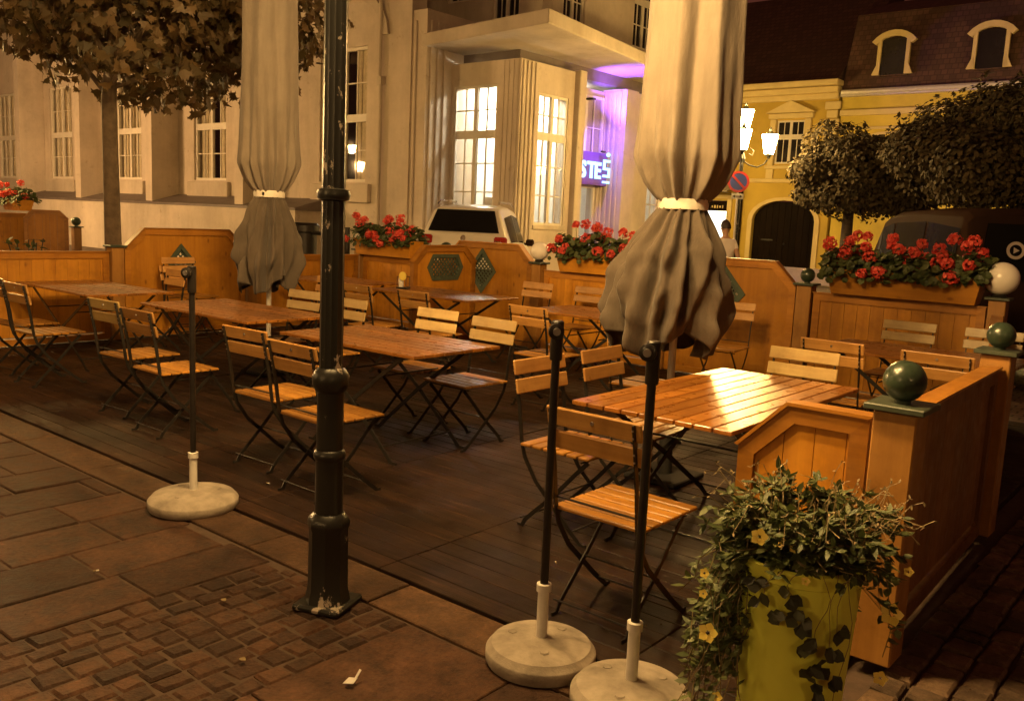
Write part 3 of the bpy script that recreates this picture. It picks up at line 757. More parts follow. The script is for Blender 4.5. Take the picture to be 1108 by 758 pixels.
# no stopping sign on far lamp
t=thing('traffic_sign','round blue no stopping sign with red ring on the far lamp post','traffic sign',(-9.03,18.60,-.04),25)
m=MB(); m.lathe([(.022,0),(.022,2.96)],(0,.06,-.04),10); m.build('pole',M['polemetal'],t)
def disc(mb,r,y,z,n=32,r0=0):
    if r0:
        vs=[(q*math.cos(2*PI*k/n),y,z+q*math.sin(2*PI*k/n)) for q in(r0,r) for k in range(n)]
        mb.add(vs,[(k,(k+1)%n,n+(k+1)%n,n+k) for k in range(n)])
    else: mb.prism([(r*math.cos(2*PI*k/n),z+r*math.sin(2*PI*k/n)) for k in range(n)],y,y+.012,lambda u,v,tt:(u,tt,v))
M['signblue']=m_plain('sign_blue',(.02,.05,.35),.4,0,.1,5,0); M['signred']=m_plain('sign_red',(.5,.02,.02),.4,0,.1,5,0)
m=MB(); disc(m,.235,0,2.70); m.build('disc',M['signblue'],t)
m=MB(); disc(m,.235,-.004,2.70,32,.185); m.box((0,-.004,2.70),(.39,.003,.045),Matrix.Rotation(R(-135),3,'Y')); m.build('red_ring',M['signred'],t)
m=MB(); m.box((0,.004,2.38),(.26,.012,.12),ch=.003); pl=m.build('arrow_plate',M['whitetube'],t)
m=MB()
for s in(-1,1): m.prism([(s*.11,2.38),(s*.05,2.415),(s*.05,2.345)],-.008,-.003,lambda u,v,tt:(u,tt,v))
m.box((0,-.0055,2.38),(.11,.004,.018)); m.build('arrow',M['iron'],pl)

# ------------------------------------------------------------------ barrier poles on concrete feet
def stand(loc,r,h,label,rz):
    t=thing('pole_stand',label,'pole stand',loc,rz,'black poles on concrete feet')
    m=MB(); m.lathe([(r*.97,0),(r,.012),(r,.045),(r*.985,.05),(r*.97,.052),(r*.9,.072),(r*.6,.088),(r*.2,.095),(.03,.097)],(0,0,0),48); m.build('concrete_foot',M['concrete'],t)
    for a in(.6,2.6,4.6): 
        m=MB(); m.lathe([(.020,-.004),(.016,.002)],(math.cos(a)*r*.55,math.sin(a)*r*.55,.09),7); m.build('plug',M['concrete'],t)
    m=MB(); m.lathe([(.021,.09),(.021,.27),(.027,.272),(.027,.30),(.022,.302)],(0,0,0),18); m.build('sleeve',M['whitetube'],t)
    m=MB(); m.lathe([(.0155,.30),(.0155,h-.04)],(0,0,0),14); m.build('pole',M['blackpole'],t)
    m=MB(); m.lathe([(.022,h-.14),(.023,h-.13),(.023,h-.005),(.018,h)],(0,0,0),14)
    k=MB(); k.lathe([(.026,0),(.028,.004),(.028,.02),(.022,.024)],(0,0,0),18); k.v=[(p[0]-.012,-.02-p[2],h-.035+p[1]) for p in k.v]
    m.add(k.v,k.f,True); hd=m.build('clamp',M['blackpole'],t)
    k=MB(); k.lathe([(.014,0),(.013,.003)],(0,0,0),16); k.v=[(p[0]-.012,-.0445-p[2],h-.035+p[1]) for p in k.v]; k.build('knob',M['rivet'],hd)
    return t
stand((-4.25,2.50,-.012),.235,1.30,'black pole in a round concrete foot standing alone on the left pavement edge',30)
stand((-1.85,2.49,-.012),.205,1.27,'black pole on a round concrete foot, left of the two beside the nearest chair',50)
stand((-1.44,2.46,-.012),.205,1.25,'black pole on a concrete foot cut by the bottom edge, beside the potted plant',20)

# ------------------------------------------------------------------ lime pot with trailing plants
PX,PY=-.90,2.45
t=thing('plant_pot','tall lime green pot in the right foreground, overflowing with trailing plants','pot',(PX,PY,-.015),0)
m=MB(); m.lathe([(.13,0),(.14,.01),(.150,.3),(.168,.60),(.173,.655),(.182,.66),(.186,.70),(.180,.705),(.165,.70),(.16,.65)],(0,0,0),200); m.build('pot',M['pot'],t)
m=MB(); m.lathe([(.163,.64),(.1,.665),(.02,.67)],(0,0,0),24); m.build('soil',M['soil'],t)
random.seed(5)
p=thing('trailing_plant','bushy trailing plant with small yellow flowers in the lime green pot','plant',(PX,PY,.66),0)
def leafquad(mb,c,d,nrm,L,W):
    d=d.normalized(); s=d.cross(nrm)
    s=s.normalized() if s.length>1e-4 else d.orthogonal().normalized()
    n2=s.cross(d)
    mb.add([c,c+d*L*.3+s*W*.5+n2*W*.12,c+d*L*.65+s*W*.42,c+d*L,c+d*L*.65-s*W*.42,c+d*L*.3-s*W*.5+n2*W*.12],[(0,1,2,3),(0,3,4,5)])
lv=MB(); tw=MB(); hv=MB()
# camera side directions are roughly (+.64,-.77) away from view; picture-left = (-.77,-.64)
def stem(a,reach,up,drop,nl,ll,lw,mb,jit=.05):
    c,s=math.cos(a),math.sin(a); pts=[]
    for i in range(9):
        u=i/8; r=.06+reach*(u**.8); z=up*math.sin(min(1,u*1.7)*PI/2)-drop*max(0,u-.28)**1.4
        pts.append(Vector((c*r+rnd(-jit,jit)*u*.6,s*r+rnd(-jit,jit)*u*.6,z)))
    tw.tube(pts,.0016,3)
    for k in range(nl):
        u=rnd(.15,1)*8; i=min(7,int(u)); q=pts[i].lerp(pts[i+1],u-i)
        d=Vector((c*.6+rnd(-1,1),s*.6+rnd(-1,1),rnd(-.9,.6))); leafquad(mb,q,d,Vector((rnd(-.4,.4),rnd(-.4,.4),1)),ll*rnd(.6,1.2),lw*rnd(.7,1.2))
    return pts
lftdir=math.atan2(-.64,-.77)
for k in range(150):   # bushy mass
    stem(rnd(0,2*PI),rnd(.06,.22),rnd(.04,.20),rnd(-.02,.12),22,.045,.02,lv)
for k in range(60):    # dangling mass on the left side
    stem(lftdir+rnd(-.75,.35),rnd(.12,.26),rnd(.04,.16),rnd(.3,1.05),30,.04,.02,lv,.07)
for k in range(16):
    stem(lftdir+PI+rnd(-.2,.9),rnd(.10,.27),rnd(.05,.2),rnd(.15,.7),18,.04,.02,lv,.07)
for k in range(75):   # wiry dry heads
    a=rnd(0,2*PI); rr=rnd(.05,.26); pts=[Vector((math.cos(a)*.08,math.sin(a)*.08,.02))]
    for i in range(1,6):
        u=i/5; pts.append(Vector((math.cos(a)*(.08+rr*u)+rnd(-.015,.015),math.sin(a)*(.08+rr*u)+rnd(-.015,.015),.20*math.sin(u*1.7)*rnd(.7,1.2))))
    tw.tube(pts,.0012,3)
    for i in range(5): leafquad(tw,pts[-1-(i%3)],Vector((rnd(-1,1),rnd(-1,1),rnd(-1,1))),Vector((0,0,1)),.014,.006)
cam_a=math.atan2(-PY,-PX)
for k,(da,dz) in enumerate([(-.5,-.09),(-.35,-.13),(-.1,-.07),(.0,-.12),(.08,-.15),(-.62,-.05),(.3,-.2),(.42,-.26),(.36,-.32),(.55,-.22),(.62,-.3),(.5,-.36),(.7,-.42),(.15,-.22),(.25,-.27),(.66,-.18),(.8,-.5)]):
    a=cam_a+da; r=.188+rnd(.0,.012); q=Vector((math.cos(a)*r,math.sin(a)*r,dz+.04))
    for j in range(3):
        d=Vector((rnd(-1,1)*math.sin(a),rnd(-1,1)*math.cos(a),-1+rnd(0,1))); leafquad(hv,q+Vector((0,0,rnd(-.02,.02))),d,Vector((math.cos(a),math.sin(a),.3)),rnd(.035,.05),rnd(.028,.042))
    if k%3==0:
        pts=[Vector((math.cos(a)*.19,math.sin(a)*.19,.04))]
        for i in range(1,7):
            u=i/6; aa=a+.22*math.sin(u*4+k)*(1-u)-.0; rr=.192+.012*math.sin(u*5); pts.append(Vector((math.cos(aa)*rr,math.sin(aa)*rr,.04+(q.z-.04)*u)))
        tw.tube(pts,.0011,3)
lv.build('leaves',M['leaf_pot'],p,fixn=False); tw.build('twigs',M['twig'],p,fixn=False); hv.build('hanging_leaves',M['leaf_heart'],p,fixn=False)
def yflower(off,r,nrm,eye):
    m=MB(); nrm=Vector(nrm).normalized(); a=nrm.orthogonal().normalized(); b=nrm.cross(a); c=Vector(off)
    for k in range(5):
        q=2*PI*k/5; d=a*math.cos(q)+b*math.sin(q); leafquad(m,c+d*r*.15,d+nrm*.25,nrm,r,r*1.0)
    f=m.build('yellow_flower',M['yellowpetal'],p,fixn=False)
    if eye: e=MB(); e.ball(tuple(c+nrm*.004),r*.2,8); e.build('eye',M['darkeye'],f)
# offsets: u picture-right, w toward camera
ur=Vector((.772,.636,0)); tc=Vector((.34,-.94,0))
for u,w,z,r,e in((-.115,.2,.135,.022,0),(-.06,.2,.125,.018,0),(-.02,.21,.11,.012,0),(-.235,.16,-.16,.026,1),(-.26,.13,.0,.014,1),(-.26,.13,-.06,.012,0),(-.20,.1,-.38,.015,0),(.275,.05,-.13,.03,0),(.26,.08,-.31,.02,0),(.31,.05,.0,.014,0),(.02,.21,.02,.012,0)):
    yflower(ur*u+tc*w+Vector((0,0,z)),r,tc+Vector((rnd(-.4,.4),rnd(-.4,.4),.3)),e)

# ------------------------------------------------------------------ trees
def branch_tree(name,label,cat,loc,h,r,crown_c,crown_r,leafmat,barkmat,n,size,seed,lobes=14,group=None,maple=False,lean=(0,0),shell=.55):
    random.seed(seed)
    t=thing(name,label,cat,loc,0,group)
    cc=Vector(crown_c); m=MB(); top=Vector((cc.x*.2+lean[0],cc.y*.2+lean[1],cc.z+crown_r[2]*.1))
    m.tube([(0,0,-.05),(lean[0]*.3,lean[1]*.3,h*.5),(lean[0]*.6,lean[1]*.6,h),tuple(top)],[r*1.15,r,r*.9,r*.5],14); m.build('trunk',barkmat,t)
    bm_=MB(); cl=[]
    for k in range(lobes):
        a=2*PI*k/lobes*2.4+rnd(-.4,.4); e=rnd(-.75,.95); q=rnd(.55,.85)
        d=Vector((math.cos(a)*math.sqrt(1-e*e),math.sin(a)*math.sqrt(1-e*e),e))
        p=cc+Vector((d.x*crown_r[0]*q,d.y*crown_r[1]*q,d.z*crown_r[2]*q)); cl.append((p,rnd(.30,.46)))
        s=Vector((lean[0]*.6,lean[1]*.6,h)).lerp(top,rnd(0,1)); mid=s.lerp(p,.55)+Vector((rnd(-.2,.2),rnd(-.2,.2),.15))
        bm_.tube([tuple(s),tuple(mid),tuple(p)],[r*.4,r*.22,r*.08],7)
    bm_.build('branches',barkmat,t)
    cl.append((cc,.62))
    lf=MB()
    for k in range(n):
        p,q=cl[k%len(cl)] if random.random()<.93 else (cc,.95)
        d=Vector((rnd(-1,1),rnd(-1,1),rnd(-1,1))); 
        while d.length>1 or d.length<.05: d=Vector((rnd(-1,1),rnd(-1,1),rnd(-1,1)))
        dn=d.normalized(); rad=shell+(1-shell)*d.length
        c=p+Vector((dn.x*crown_r[0]*q*rad,dn.y*crown_r[1]*q*rad,dn.z*crown_r[2]*q*rad))
        nrm=(dn+Vector((rnd(-.8,.8),rnd(-.8,.8),rnd(0,.8)))).normalized()
        a=nrm.orthogonal().normalized(); a=(a*math.cos(rnd(0,6.3))+nrm.cross(a)*math.sin(rnd(0,6.3))).normalized(); 
        if maple: a=(a+Vector((0,0,-.9))).normalized(); 
        b=nrm.cross(a).normalized(); s=size*rnd(.65,1.2)
        if maple:
            pr=[(0,-.0),(.18,.38),(-.05,.62),(.25,.50),(.42,.62),(.45,.35),(.8,.22),(.62,.12),(1.1,0)]
            pts=pr+[(u,-v) for u,v in reversed(pr[1:-1])]
            vs=[c+a*u*s+b*v*s*.95+nrm*(-.12*abs(v))*s for u,v in pts]
            lf.add([c+a*.4*s]+vs,[(0,1+i,1+(i+1)%len(vs)) for i in range(len(vs))])
        else:
            lf.add([c,c+a*s*.5+b*s*.32,c+a*s,c+a*s*.5-b*s*.32],[(0,1,2,3)])
    if not maple:
        for k in range(26):
            a=rnd(0,6.28); e=rnd(-.2,.95); d=Vector((math.cos(a)*math.sqrt(1-e*e),math.sin(a)*math.sqrt(1-e*e),e))
            p0=cc+Vector((d.x*crown_r[0],d.y*crown_r[1],d.z*crown_r[2]))*.85; L_=rnd(.3,.62); p1=p0+(d+Vector((rnd(-.3,.3),rnd(-.3,.3),.5))).normalized()*L_
            for q in range(34):
                u=rnd(0,1); leafquad(lf,p0.lerp(p1,u)+Vector((rnd(-.09,.09),rnd(-.09,.09),rnd(-.07,.07))),Vector((rnd(-1,1),rnd(-1,1),rnd(-.6,.8))),Vector((0,0,1)),size*1.1,size*.6)
    lf.build('crown',leafmat,t,fixn=False); return t
branch_tree('maple_tree','street maple with large dark leaves behind the left fence, trunk in front of the bank','tree',(-12.0,5.9,-.05),3.0,.105,(.35,.45,4.2),(2.5,2.4,1.35),M['leaf_maple'],M['bark'],6200,.15,21,34,maple=True,lean=(-.1,0),shell=.35)
branch_tree('round_tree','clipped round street tree nearest the dark gate, left of the two','tree',(-7.1,20.2,-.045),2.0,.13,(.15,.1,2.9),(1.62,1.5,1.02),M['leaf_tree'],M['bark2'],26000,.115,31,30,'dense round trees behind the van')
branch_tree('round_tree','larger round street tree behind the van at the right edge','tree',(-4.3,19.3,-.045),2.2,.16,(.1,.1,3.35),(1.95,1.9,1.35),M['leaf_tree'],M['bark2'],42000,.12,33,38,'dense round trees behind the van')
branch_tree('round_tree','third round street tree filling the right picture edge behind the van','tree',(-1.6,19.8,-.045),2.2,.16,(0,0,3.2),(1.7,1.7,1.35),M['leaf_tree'],M['bark2'],24000,.125,35,26,'dense round trees behind the van')

# ------------------------------------------------------------------ buildings
def window(parent,o,ux,uy,w,h,glass,bars=(2,2,.45),fw=.08,recess=.0,name='window',cur=None,sillw=None):
    """o lower-left corner of opening on wall face, ux along, uy outward normal"""
    ux=Vector(ux); n=Vector(uy); o=Vector(o)
    rotm=Matrix((ux,n,Vector((0,0,1)))).transposed()
    def B(mb,x,z,wx,wz,d0,d1): mb.box(o+ux*x+n*((d0+d1)/2)+Vector((0,0,z)),(wx,d1-d0,wz),rotm)
    m=MB()
    for x in(fw/2,w-fw/2): B(m,x,h/2,fw,h,.0,.09)
    B(m,w/2,fw/2,w-2*fw,fw,.0,.09); B(m,w/2,h-fw/2,w-2*fw,fw,.0,.09)
    B(m,w/2,h/2,.11,h-2*fw,.004,.086)
    zt=h*bars[2]; 
    for x in (w/4+.01,3*w/4-.01):
        B(m,x,zt,w/2-fw-.06,.20,.006,.084)
        for k in range(1,2): B(m,x,h/2,.03,h-2*fw,.02,.06)
        for zz in [zt*q/bars[0] for q in range(1,bars[0])]+[zt+(h-zt)*q/bars[1] for q in range(1,bars[1])]:
            B(m,x,zz,w/2-fw-.06,.03,.022,.058)
    f=m.build(name,M['winframe'],parent)
    gm=MB(); B(gm,w/2,h/2,w-.02,h-.02,.03,.04); gm.build('pane',glass,f)
    if cur:
        cm=MB()
        for q in range(14):
            x=fw+(w-2*fw)*(q+.5)/14; 
            if cur=='open' and 5<=q<=8: continue
            B(cm,x,h/2,(w-2*fw)/14*.98,h-.1,-.10-(.03 if q%2 else 0),-.07-(.03 if q%2 else 0))
        cm.build('curtain',M['curtain'],f)
    if sillw:
        s=MB(); B(s,w/2,-.06,w+sillw,.10,-.02,.16); s.build('sill',M['plaster2'],f)
    return f
def m_glass():
    m,nt,b=newmat('window_glass'); nt.nodes.remove(b)
    g=nd(nt,'ShaderNodeBsdfGlossy'); g.inputs['Roughness'].default_value=.03; tr=nd(nt,'ShaderNodeBsdfTransparent'); tr.inputs[0].default_value=(.92,.92,.9,1)
    fr=nd(nt,'ShaderNodeFresnel'); ge=nd(nt,'ShaderNodeNewGeometry'); mr=nd(nt,'ShaderNodeMapRange'); mr.inputs[3].default_value=1.5; mr.inputs[4].default_value=1/1.5; nt.links.new(ge.outputs['Backfacing'],mr.inputs[0]); nt.links.new(mr.outputs[0],fr.inputs[0]); mx=nd(nt,'ShaderNodeMixShader')
    nt.links.new(fr.outputs[0],mx.inputs[0]); nt.links.new(tr.outputs[0],mx.inputs[1]); nt.links.new(g.outputs[0],mx.inputs[2]); nt.links.new(mx.outputs[0],nt.nodes['Material Output'].inputs[0]); return m
M['glass']=m_glass()
# --- bank
bank=thing('bank_building','large pale plastered bank with tall windows, deep piers and a projecting canopy','bank',(-20,17,-.05))
bank.location=(0,0,0)
WY=16.0
def wallwin(mb,x0,x1,z0,z1,y,wins,th=.4,back=True):
    """-Y facing wall at y with openings wins=[(xa,xb,za,zb)] sorted"""
    xs=x0
    for xa,xb,za,zb in wins:
        mb.box(((xs+xa)/2,y+th/2,(z0+z1)/2),(xa-xs,th,z1-z0))
        mb.box(((xa+xb)/2,y+th/2,(z0+za)/2),(xb-xa,th,za-z0)); mb.box(((xa+xb)/2,y+th/2,(zb+z1)/2),(xb-xa,th,z1-zb)); xs=xb
    mb.box(((xs+x1)/2,y+th/2,(z0+z1)/2),(x1-xs,th,z1-z0))
wl=[(-47.9,-45.9),(-42.8,-40.8),(-37.66,-35.7),(-32.2,-30.4),(-27.0,-25.15),(-20.5,-18.55)]
wins=[(a,b,2.42,5.95) for a,b in wl]
m=MB(); wallwin(m,-62,-16.9,-.05,14,WY,wins,.5)
m.build('wall',M['plaster'],bank)
m=MB(); m.box((-41.2,15.48,.77),(42,1.03,1.64)); m.build('plinth',M['plaster2'],bank)
m=MB(); m.prism([(14.93,1.592),(14.93,1.66),(15.995,1.95),(15.995,1.592)],-62.2,-20.15,lambda u,v,tt:(tt,u,v)); m.build('ledge',M['ledge'],bank)
pc=[-53.5,-48.4,-43.3,-38.15,-33.0,-27.95,-22.8]
for i,x in enumerate(pc):
    m=MB(); m.prism([(x-.42,15.05),(x,15.05),(x,15.99),(x-.42,15.99)],1.62,13.9,lambda u,v,tt:(u,v,tt)); m.build('pier',M['plaster'],bank)
for i,(a,b) in enumerate(wl):
    window(bank,(a,WY+.16,2.42),(1,0,0),(0,-1,0),b-a,3.53,M['glass'],(2,2,.48),.08,cur=('open' if i in (4,5) else 'full'))
    s=MB(); s.box(((a+b)/2,WY-.06,2.12),(b-a+.5,.14,.5),ch=.02); s.build('sill_panel',M['plaster2'],bank)
    s=MB(); s.box(((a+b)/2,WY+1.0,4.2),(b-a+1,.05,4.2)); s.build('dark_room',M['darkcloth'],bank)
# arch moulding over the right window
m=MB(); ac=((-19.2),6.15)
for k in range(12):
    a0=PI*k/12;a1=PI*(k+1)/12
    q=[(ac[0]+math.cos(a)*r,ac[1]+math.sin(a)*r*.8) for a,r in((a0,1.25),(a1,1.25),(a1,1.5),(a0,1.5))]
    m.prism(q,WY-.08,WY-.002,lambda u,v,tt:(u,tt,v))
m.build('arch_moulding',M['plaster2'],bank)
# plaque with number 8-like marks
t8=MB(); t8.box((-22.15,WY-.03,4.55),(.32,.03,.32)); t8.build('house_number_plate',M['iron'],bank)
# stair block beside entrance : fluted corner
m=MB(); m.box((-16.95,17.0,3.3),(1.1,1.9,6.7)); m.build('entrance_block',M['plaster'],bank)
m=MB()
for k in range(3): m.box((-16.38,16.22+k*.24,3.2),(.06,.13,6.4),ch=.02)
for k in range(3): m.box((-17.30+k*.26,16.03,3.2),(.10,.05,6.4),ch=.02)
m.build('fluting',M['plaster'],bank)
# pavilion -Y wall with lit window, +X wall with lit window
PVX=-14.1; PVY=16.98
m=MB(); wallwin(m,-16.4,PVX,-.05,5.45,PVY,[(-16.30,-14.83,1.55,4.89)],.35); 
m.build('pavilion_front',M['plaster'],bank)
m=MB()
for k in range(4): m.box((-14.66+k*.15,PVY-.008,2.72),(.09,.016,5.4),ch=.006)
for k in range(4): m.box((PVX+.02,PVY+.10+k*.16,2.72),(.04,.09,5.4),ch=.012)
m.build('fluting',M['plaster'],bank)
def wallx(mb,y0,y1,z0,z1,x,wins,th=.35):
    ys=y0
    for ya,yb,za,zb in wins:
        mb.box((x-th/2,(ys+ya)/2,(z0+z1)/2),(th,ya-ys,z1-z0)); mb.box((x-th/2,(ya+yb)/2,(z0+za)/2),(th,yb-ya,za-z0)); mb.box((x-th/2,(ya+yb)/2,(zb+z1)/2),(th,yb-ya,z1-zb)); ys=yb
    mb.box((x-th/2,(ys+y1)/2,(z0+z1)/2),(th,y1-ys,z1-z0))
m=MB(); wallx(m,PVY+.36,19.5,-.05,5.45,PVX,[(17.72,18.95,1.5,4.75)]); m.build('pavilion_side',M['plaster'],bank)
m=MB(); m.box((PVX+.06,19.33,2.72),(.24,.30,5.54),ch=.02); m.build('pilaster',M['plaster'],bank)
# recessed doorway bay with sign
m=MB(); wallx(m,19.5,21.6,-.05,5.3,PVX-.7,[(19.75,21.45,.0,2.7)]); 
m.build('door_bay_wall',M['plaster'],bank)
# fluted pillar and the rest behind the parasol
m=MB(); m.box((PVX-.35,21.9,2.65),(.8,.62,5.4)); 
for k in range(4): m.box((PVX-.66+k*.17,21.575,2.65),(.09,.04,5.3),ch=.012)
m.build('fluted_pillar',M['plaster'],bank)
m=MB(); wallx(m,22.22,26.5,-.05,5.35,PVX-.1,[(23.2,24.6,1.5,4.75)]); m.build('pavilion_side',M['plaster'],bank)
# canopy
m=MB(); cp=[(-20.5,17.0),(-16.38,16.0),(-12.1,15.4),(-12.8,20.2),(-13.5,26.4),(-20.5,26.4)]
m.prism(cp,5.75,6.06,lambda u,v,tt:(u,v,tt)); m.build('canopy',M['plaster2'],bank,.02)
m=MB(); m.box((-17.3,22.2,5.60),(5.6,9.6,.30)); m.build('canopy_recess',M['ledge'],bank)
# upper storeys
m=MB(); wallwin(m,-22,-15.15,6.07,14,19.0,[(-18.6,-17.5,7.6,9.6),(-16.9,-15.95,6.9,9.2)],.4); wallx(m,19.41,26.5,6.07,14,-15.15,[(19.9,20.9,6.9,9.2),(23.4,24.6,6.9,9.2)],.4)
m.build('upper_wall',M['plaster'],bank)
for (a,b,z0,z1) in [(-18.6,-17.5,7.6,9.6),(-16.9,-15.95,6.9,9.2)]: window(bank,(a,19.16,z0),(1,0,0),(0,-1,0),b-a,z1-z0,M['glassdark'],(2,2,.6),.07)
for (a,b) in [(19.9,20.9),(23.4,24.6)]: window(bank,(-15.3,a,6.9),(0,1,0),(1,0,0),b-a,2.3,M['glassdark'],(2,2,.6),.07)
# lit interior of the pavilion: back wall, ceiling lamps, furniture
M['interior']=m_plain('interior_paint',(.8,.78,.7),.8,0,.05,2,.05)
M['ceillamp']=m_emit('office_light_panel',(1,.96,.82),190); M['ceillamp2']=m_emit('office_light_panel_cool',(1,.93,.8),28)
m=MB(); m.box((-18.6,22.0,2.7),(.1,9.2,5.3)); m.box((-16.3,17.6+1.9,2.7),(.03,.03,5.3)); m.box((-16.6,26.6,2.7),(4,.1,5.3)); m.box((-16.6,22,.05),(4.0,9.0,.1))
m.box((-16.35,19.42,2.7),(4.1,.08,5.3)); m.build('interior_wall',M['interior'],bank)
m=MB()
for x_,y_ in((-17.6,18.3),(-15.4,18.3),(-16.5,18.8)): m.box((x_,y_,5.28),(1.0,.35,.04))
m.build('ceiling_light',M['ceillamp'],bank)
m=MB()
for y_ in(20.2,21.2,23.5,26): m.box((-16,y_,5.28),(1.6,.3,.04))
m.build('ceiling_light',M['ceillamp2'],bank)
t=thing('desk','dark office desk inside the lit bank window above the silver car','desk',(-15.7,18.2,.1))
m=MB(); m.box((0,0,1.55),(1.5,.5,.05)); m.box((0,.1,1.25),(1.3,.05,.6)); m.build('desk_top',M['darkdoor'],t)
m=MB(); m.box((0,.1,.75),(1.3,.4,1.5)); m.build('cabinet',M['darkdoor'],t)
t=thing('monitor','computer monitor on the desk in the lit bank window','monitor',(-15.95,18.15,1.68))
m=MB(); m.box((0,0,.32),(.5,.04,.36),ch=.01); m.box((0,0,.02),(.2,.14,.02)); m.tube([(0,0,.02),(0,0,.2)],.02); m.build('screen',M['curtain'],t)
window(bank,(-16.30,PVY+.12,1.55),(1,0,0),(0,-1,0),1.47,3.34,M['glass'],(3,2,.64),.06)
window(bank,(PVX-.12,17.72,1.5),(0,1,0),(1,0,0),1.23,3.25,M['glass'],(3,2,.68),.06,sillw=.1)
for y_ in(23.2,): window(bank,(PVX-.22,y_,1.5),(0,1,0),(1,0,0),1.4,3.25,M['glass'],(3,2,.68),.06)
window(bank,(PVX-.68,19.75,3.35),(0,1,0),(1,0,0),1.7,1.75,M['glass'],(1,2,.02),.06)
# bay transom opening is modelled proud; glazed entrance door
dr=MB()
for y_ in(19.79,20.6,21.41): dr.box((PVX-.8,y_,1.35),(.08,.08,2.7))
for z_ in(.06,2.64): dr.box((PVX-.8,20.6,z_),(.07,1.7,.1))
do=dr.build('entrance_door',M['winframe'],bank); gm=MB(); gm.box((PVX-.82,20.6,1.35),(.02,1.6,2.6)); gm.build('pane',M['glass'],do)
# poster stand & leaflets in the entrance (colour patches)
M['poster']=m_emit('lit_screen_blue',(.55,.65,1),2.5)
t=thing('info_screen','bright info screen inside the bank entrance','screen',(-15.6,21.05,0))
m=MB(); m.box((0,0,.05),(.3,.4,.1)); m.box((0,0,1.1),(.06,.42,2.0),ch=.01); m.build('stand',M['iron'],t)
m=MB(); m.box((.036,0,1.5),(.008,.36,.8)); m.build('display',M['poster'],t)
# backlit letters
M['letters']=m_emit('backlit_letters',(.45,.75,1),2.2); M['violet']=m_emit('violet_sign_glow',(.30,.12,1),160)
M['signback']=m_plain('violet_sign_board',(.16,.06,.30),.6,0,.1,5,0)
sg=thing('bank_sign','glowing letters STE and an S emblem over the bank entrance, lighting the canopy violet','sign',(PVX-.42,20.12,2.74))
def text_mesh(txt,size,mat,parent,loc,rot,ext=.02,name='letter',bold=.008):
    cu=bpy.data.curves.new('t','FONT'); cu.body=txt; cu.size=size; cu.extrude=ext; cu.offset=bold; cu.resolution_u=4
    ob=bpy.data.objects.new('t',cu); C.objects.link(ob); dg=bpy.context.evaluated_depsgraph_get(); dg.update()
    me=bpy.data.meshes.new_from_object(ob.evaluated_get(dg)); bpy.data.objects.remove(ob)
    me.materials.clear(); me.materials.append(mat); o=bpy.data.objects.new(name,me); C.objects.link(o); o.parent=parent; o.location=loc; o.rotation_euler=rot; return o
for i,(chh,yy) in enumerate(zip('STE',(0,.36,.70))): text_mesh(chh,.62,M['letters'],sg,(.05,.0+yy,.12),(R(90),0,R(90)),bold=.018)
# emblem: ball over an S over a bar
m=MB(); 
def bx(y,z,w,h): m.box((.05,y,z),(.05,w,h))
bx(1.30,.62,.34,.07);bx(1.17,.51,.08,.18);bx(1.30,.40,.34,.07);bx(1.43,.30,.08,.16);bx(1.30,.20,.34,.07);bx(1.30,.03,.34,.06)
m.ball((.05,1.34,.80),.06,14); m.build('emblem',M['letters'],sg)
m=MB(); m.box((-.06,.72,.38),(.06,1.62,.9)); m.build('backing',M['signback'],sg)
# added violet spots standing in for the sign's glow on canopy and fluted pillar

def spot(loc,target,power,col,size,parent=None,rad=.05):
    l=bpy.data.lights.new('violet_spot','SPOT'); l.energy=power; l.color=col; l.spot_size=R(size); l.spot_blend=.8; l.shadow_soft_size=rad
    o=bpy.data.objects.new('violet_spot',l); C.objects.link(o); o.location=loc; d=Vector(target)-Vector(loc); o.rotation_euler=d.to_track_quat('-Z','Y').to_euler(); return o
m=MB(); m.box((.10,1.0,.86),(.08,.16,.05),ch=.01); m.build('added_lamp_housing',M['iron'],sg)  # added housing to go with the stand-in spots
spot((PVX-.10,20.6,4.55),(-13.4,22.2,6.1),950,(.22,.07,1),130)
spot((PVX+.25,20.5,4.4),(PVX-.35,21.62,3.0),260,(.24,.10,1),125)
m=MB(); m.box((PVX-.52,20.6,4.98),(.34,.16,.05),ch=.01); tag(m.build('added_floodlight',M['iron']),'added dark housing for the violet spots above the glowing bank sign','added_floodlight')  # added fixture for the stand-in violet spots
# downpipe left of entrance on facade and small lamp arm
t=thing('downpipe','pale downpipe on the bank facade between fluted block and arched window','downpipe',(-17.9,15.9,0))
m=MB(); m.tube([(0,0,0),(0,0,4.9),(-.05,0,5.1),(-.05,0,9)],.05,10); m.box((.0,-.0,5.0),(.16,.14,.2)); m.build('pipe',M['plaster2'],t)

# --- ochre houses on the right
FY=36.0
h1=thing('ochre_house','two storey ochre house with pedimented windows and a dark arched gate','house',(0,0,0))
m=MB(); 
wallwin(m,-30,-13.46,3.75,7.0,FY,[(-24.6,-23.4,4.4,6.15),(-20.2,-19.0,4.4,6.15),(-15.95,-14.75,4.4,6.15)],.4); m.build('upper_wall',M['yellow'],h1)
